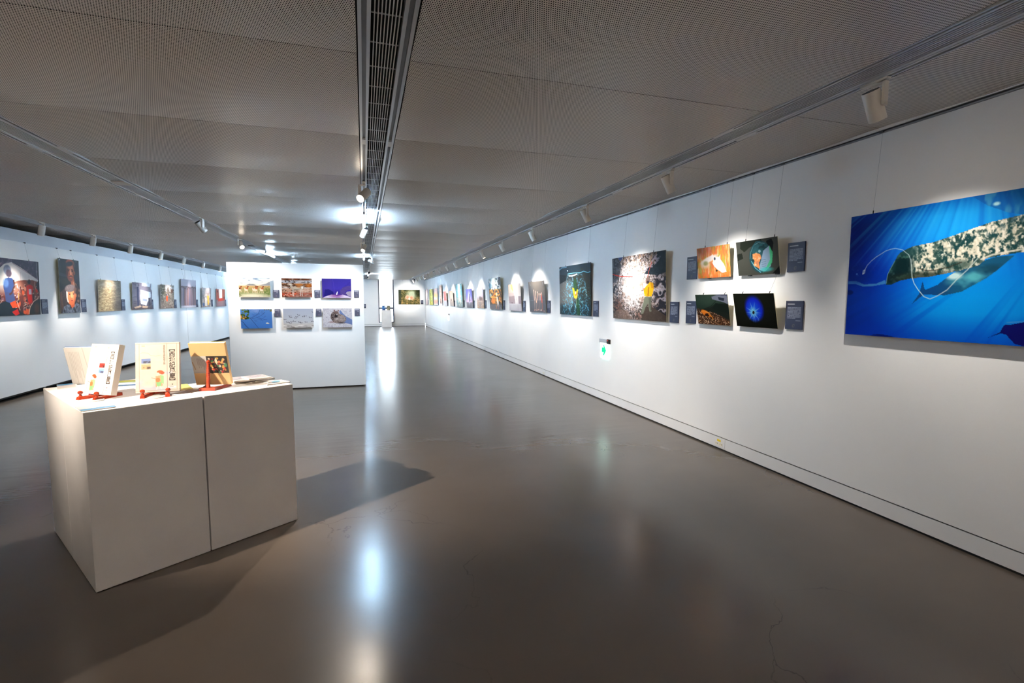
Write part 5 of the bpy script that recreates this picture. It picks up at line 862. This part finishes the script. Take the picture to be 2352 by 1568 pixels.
def flat(name, pts, th, cv, label, cat, m='paper', z=PT, mt='matte', grp=None, lay=0):
    """thin item lying on the pedestals; pts = back-left, back-right, front-right, front-left on the table"""
    P = [Vector((x, y, 0)) for x, y in pts]; base = sum(P, Vector())/4; base.z = z+lay
    r = empty(name, base, 0, label, cat, grp); Q = [p-Vector((base.x, base.y, 0)) for p in P]
    b = MB(); u = Vector((0, 0, th)); b.hexa([Q[3], Q[2], Q[1], Q[0]], [q+u for q in (Q[3], Q[2], Q[1], Q[0])]); b.build('paper_body', M[m], r)
    u = Vector((0, 0, th+.0004)); h, w = cv.h, cv.w
    sheet('cover_print', cv, Q[0]+u, Q[1]-Q[0], Q[3]-Q[0], M[mt], r); return r
def rect_pts(cx, cy, w, d, a):
    c, s = math.cos(a), math.sin(a); return [(cx+x*c-y*s, cy+x*s+y*c) for x, y in ((-w/2, d/2), (w/2, d/2), (w/2, -d/2), (-w/2, -d/2))]
flat('leaflet', [(-1.510, 3.148), (-1.388, 3.226), (-1.292, 3.075), (-1.408, 2.992)], .004, p_leaflet(0), 'white leaflet with a blue band on the near left corner of the pedestals', 'leaflet', grp='leaflets')
flat('leaflet', [(-2.000, 3.985), (-1.925, 4.038), (-1.812, 3.862), (-1.905, 3.800)], .004, p_leaflet(2), 'pale leaflet with a blue band at the back left corner, behind the maroon book', 'leaflet', grp='leaflets')
flat('booklet', rect_pts(-1.565, 3.915, .20, .28, math.radians(8)), .006, p_landscape(), 'booklet with a green and blue landscape cover, between the two facing books', 'booklet')
flat('booklet', rect_pts(-1.205, 3.625, .19, .26, math.radians(24)), .004, p_map(), 'yellow printed booklet lying behind the beige book', 'booklet')
flat('booklet', rect_pts(-.760, 3.87, .15, .20, math.radians(44)), .012, p_greybook(3), 'white booklet with a grey picture, farthest back on the right pedestal', 'booklet', grp='white picture booklets')
flat('booklet', rect_pts(-.850, 3.80, .13, .19, math.radians(28)), .010, p_greybook(5), 'white booklet with a grey picture, just right of the tan book', 'booklet', grp='white picture booklets', lay=.0125)
flat('booklet', rect_pts(-.745, 3.79, .14, .18, math.radians(30)), .009, p_greybook(7), 'white booklet lying on top of the two other picture booklets', 'booklet', grp='white picture booklets', lay=.0235)
flat('leaflet', [(-.655, 3.738), (-.585, 3.775), (-.508, 3.665), (-.640, 3.575)], .007, p_leaflet(1), 'white leaflet with a sky blue oval at the right corner of the pedestals', 'leaflet', grp='leaflets')
for x, y, lab in ((-1.487, 3.315, 'small round coaster between the feet of the left book stand'), (-1.192, 3.318, 'small round coaster between the feet of the middle book stand')):
    r = empty('coaster', (x, y, PT), 0, lab, 'coaster', 'round coasters'); b = MB(); b.lathe([(.038, 0), (.040, .002), (.040, .005), (.037, .007)], 32); b.build('disc', M['paper'], r, smooth=True)
    b = MB(); b.lathe([(.033, .0068), (.033, .0078)], 32); b.build('printed_face', M['coast'], r)
# far pedestal books
cvb = Cv(16, 22, (20, 110, 200), .75); cvb.grad([(0, (10, 60, 130)), (.5, (10, 140, 220)), (1, (10, 40, 110))]); cvb.ell(.75, .3, .15, .15, (230, 240, 246))
cvg = Cv(16, 22, (150, 142, 110), .75); cvg.mix(cvg.th(cvg.n(5, 6, 3), .4, .7), (206, 190, 140)); cvg.mix(cvg.th(cvg.n(6, 6, 9), .55, .7), (90, 92, 80))
book((1.085, 28.80, PT+.002), 0, math.radians(12), .19, .27, .02, cvb, 'small distant blue book standing on the far pedestal', 'blue', grp=None)
book((1.355, 28.80, PT+.002), 0, math.radians(12), .19, .27, .02, cvg, 'small distant olive patterned book standing on the far pedestal', 'boardw', grp=None)
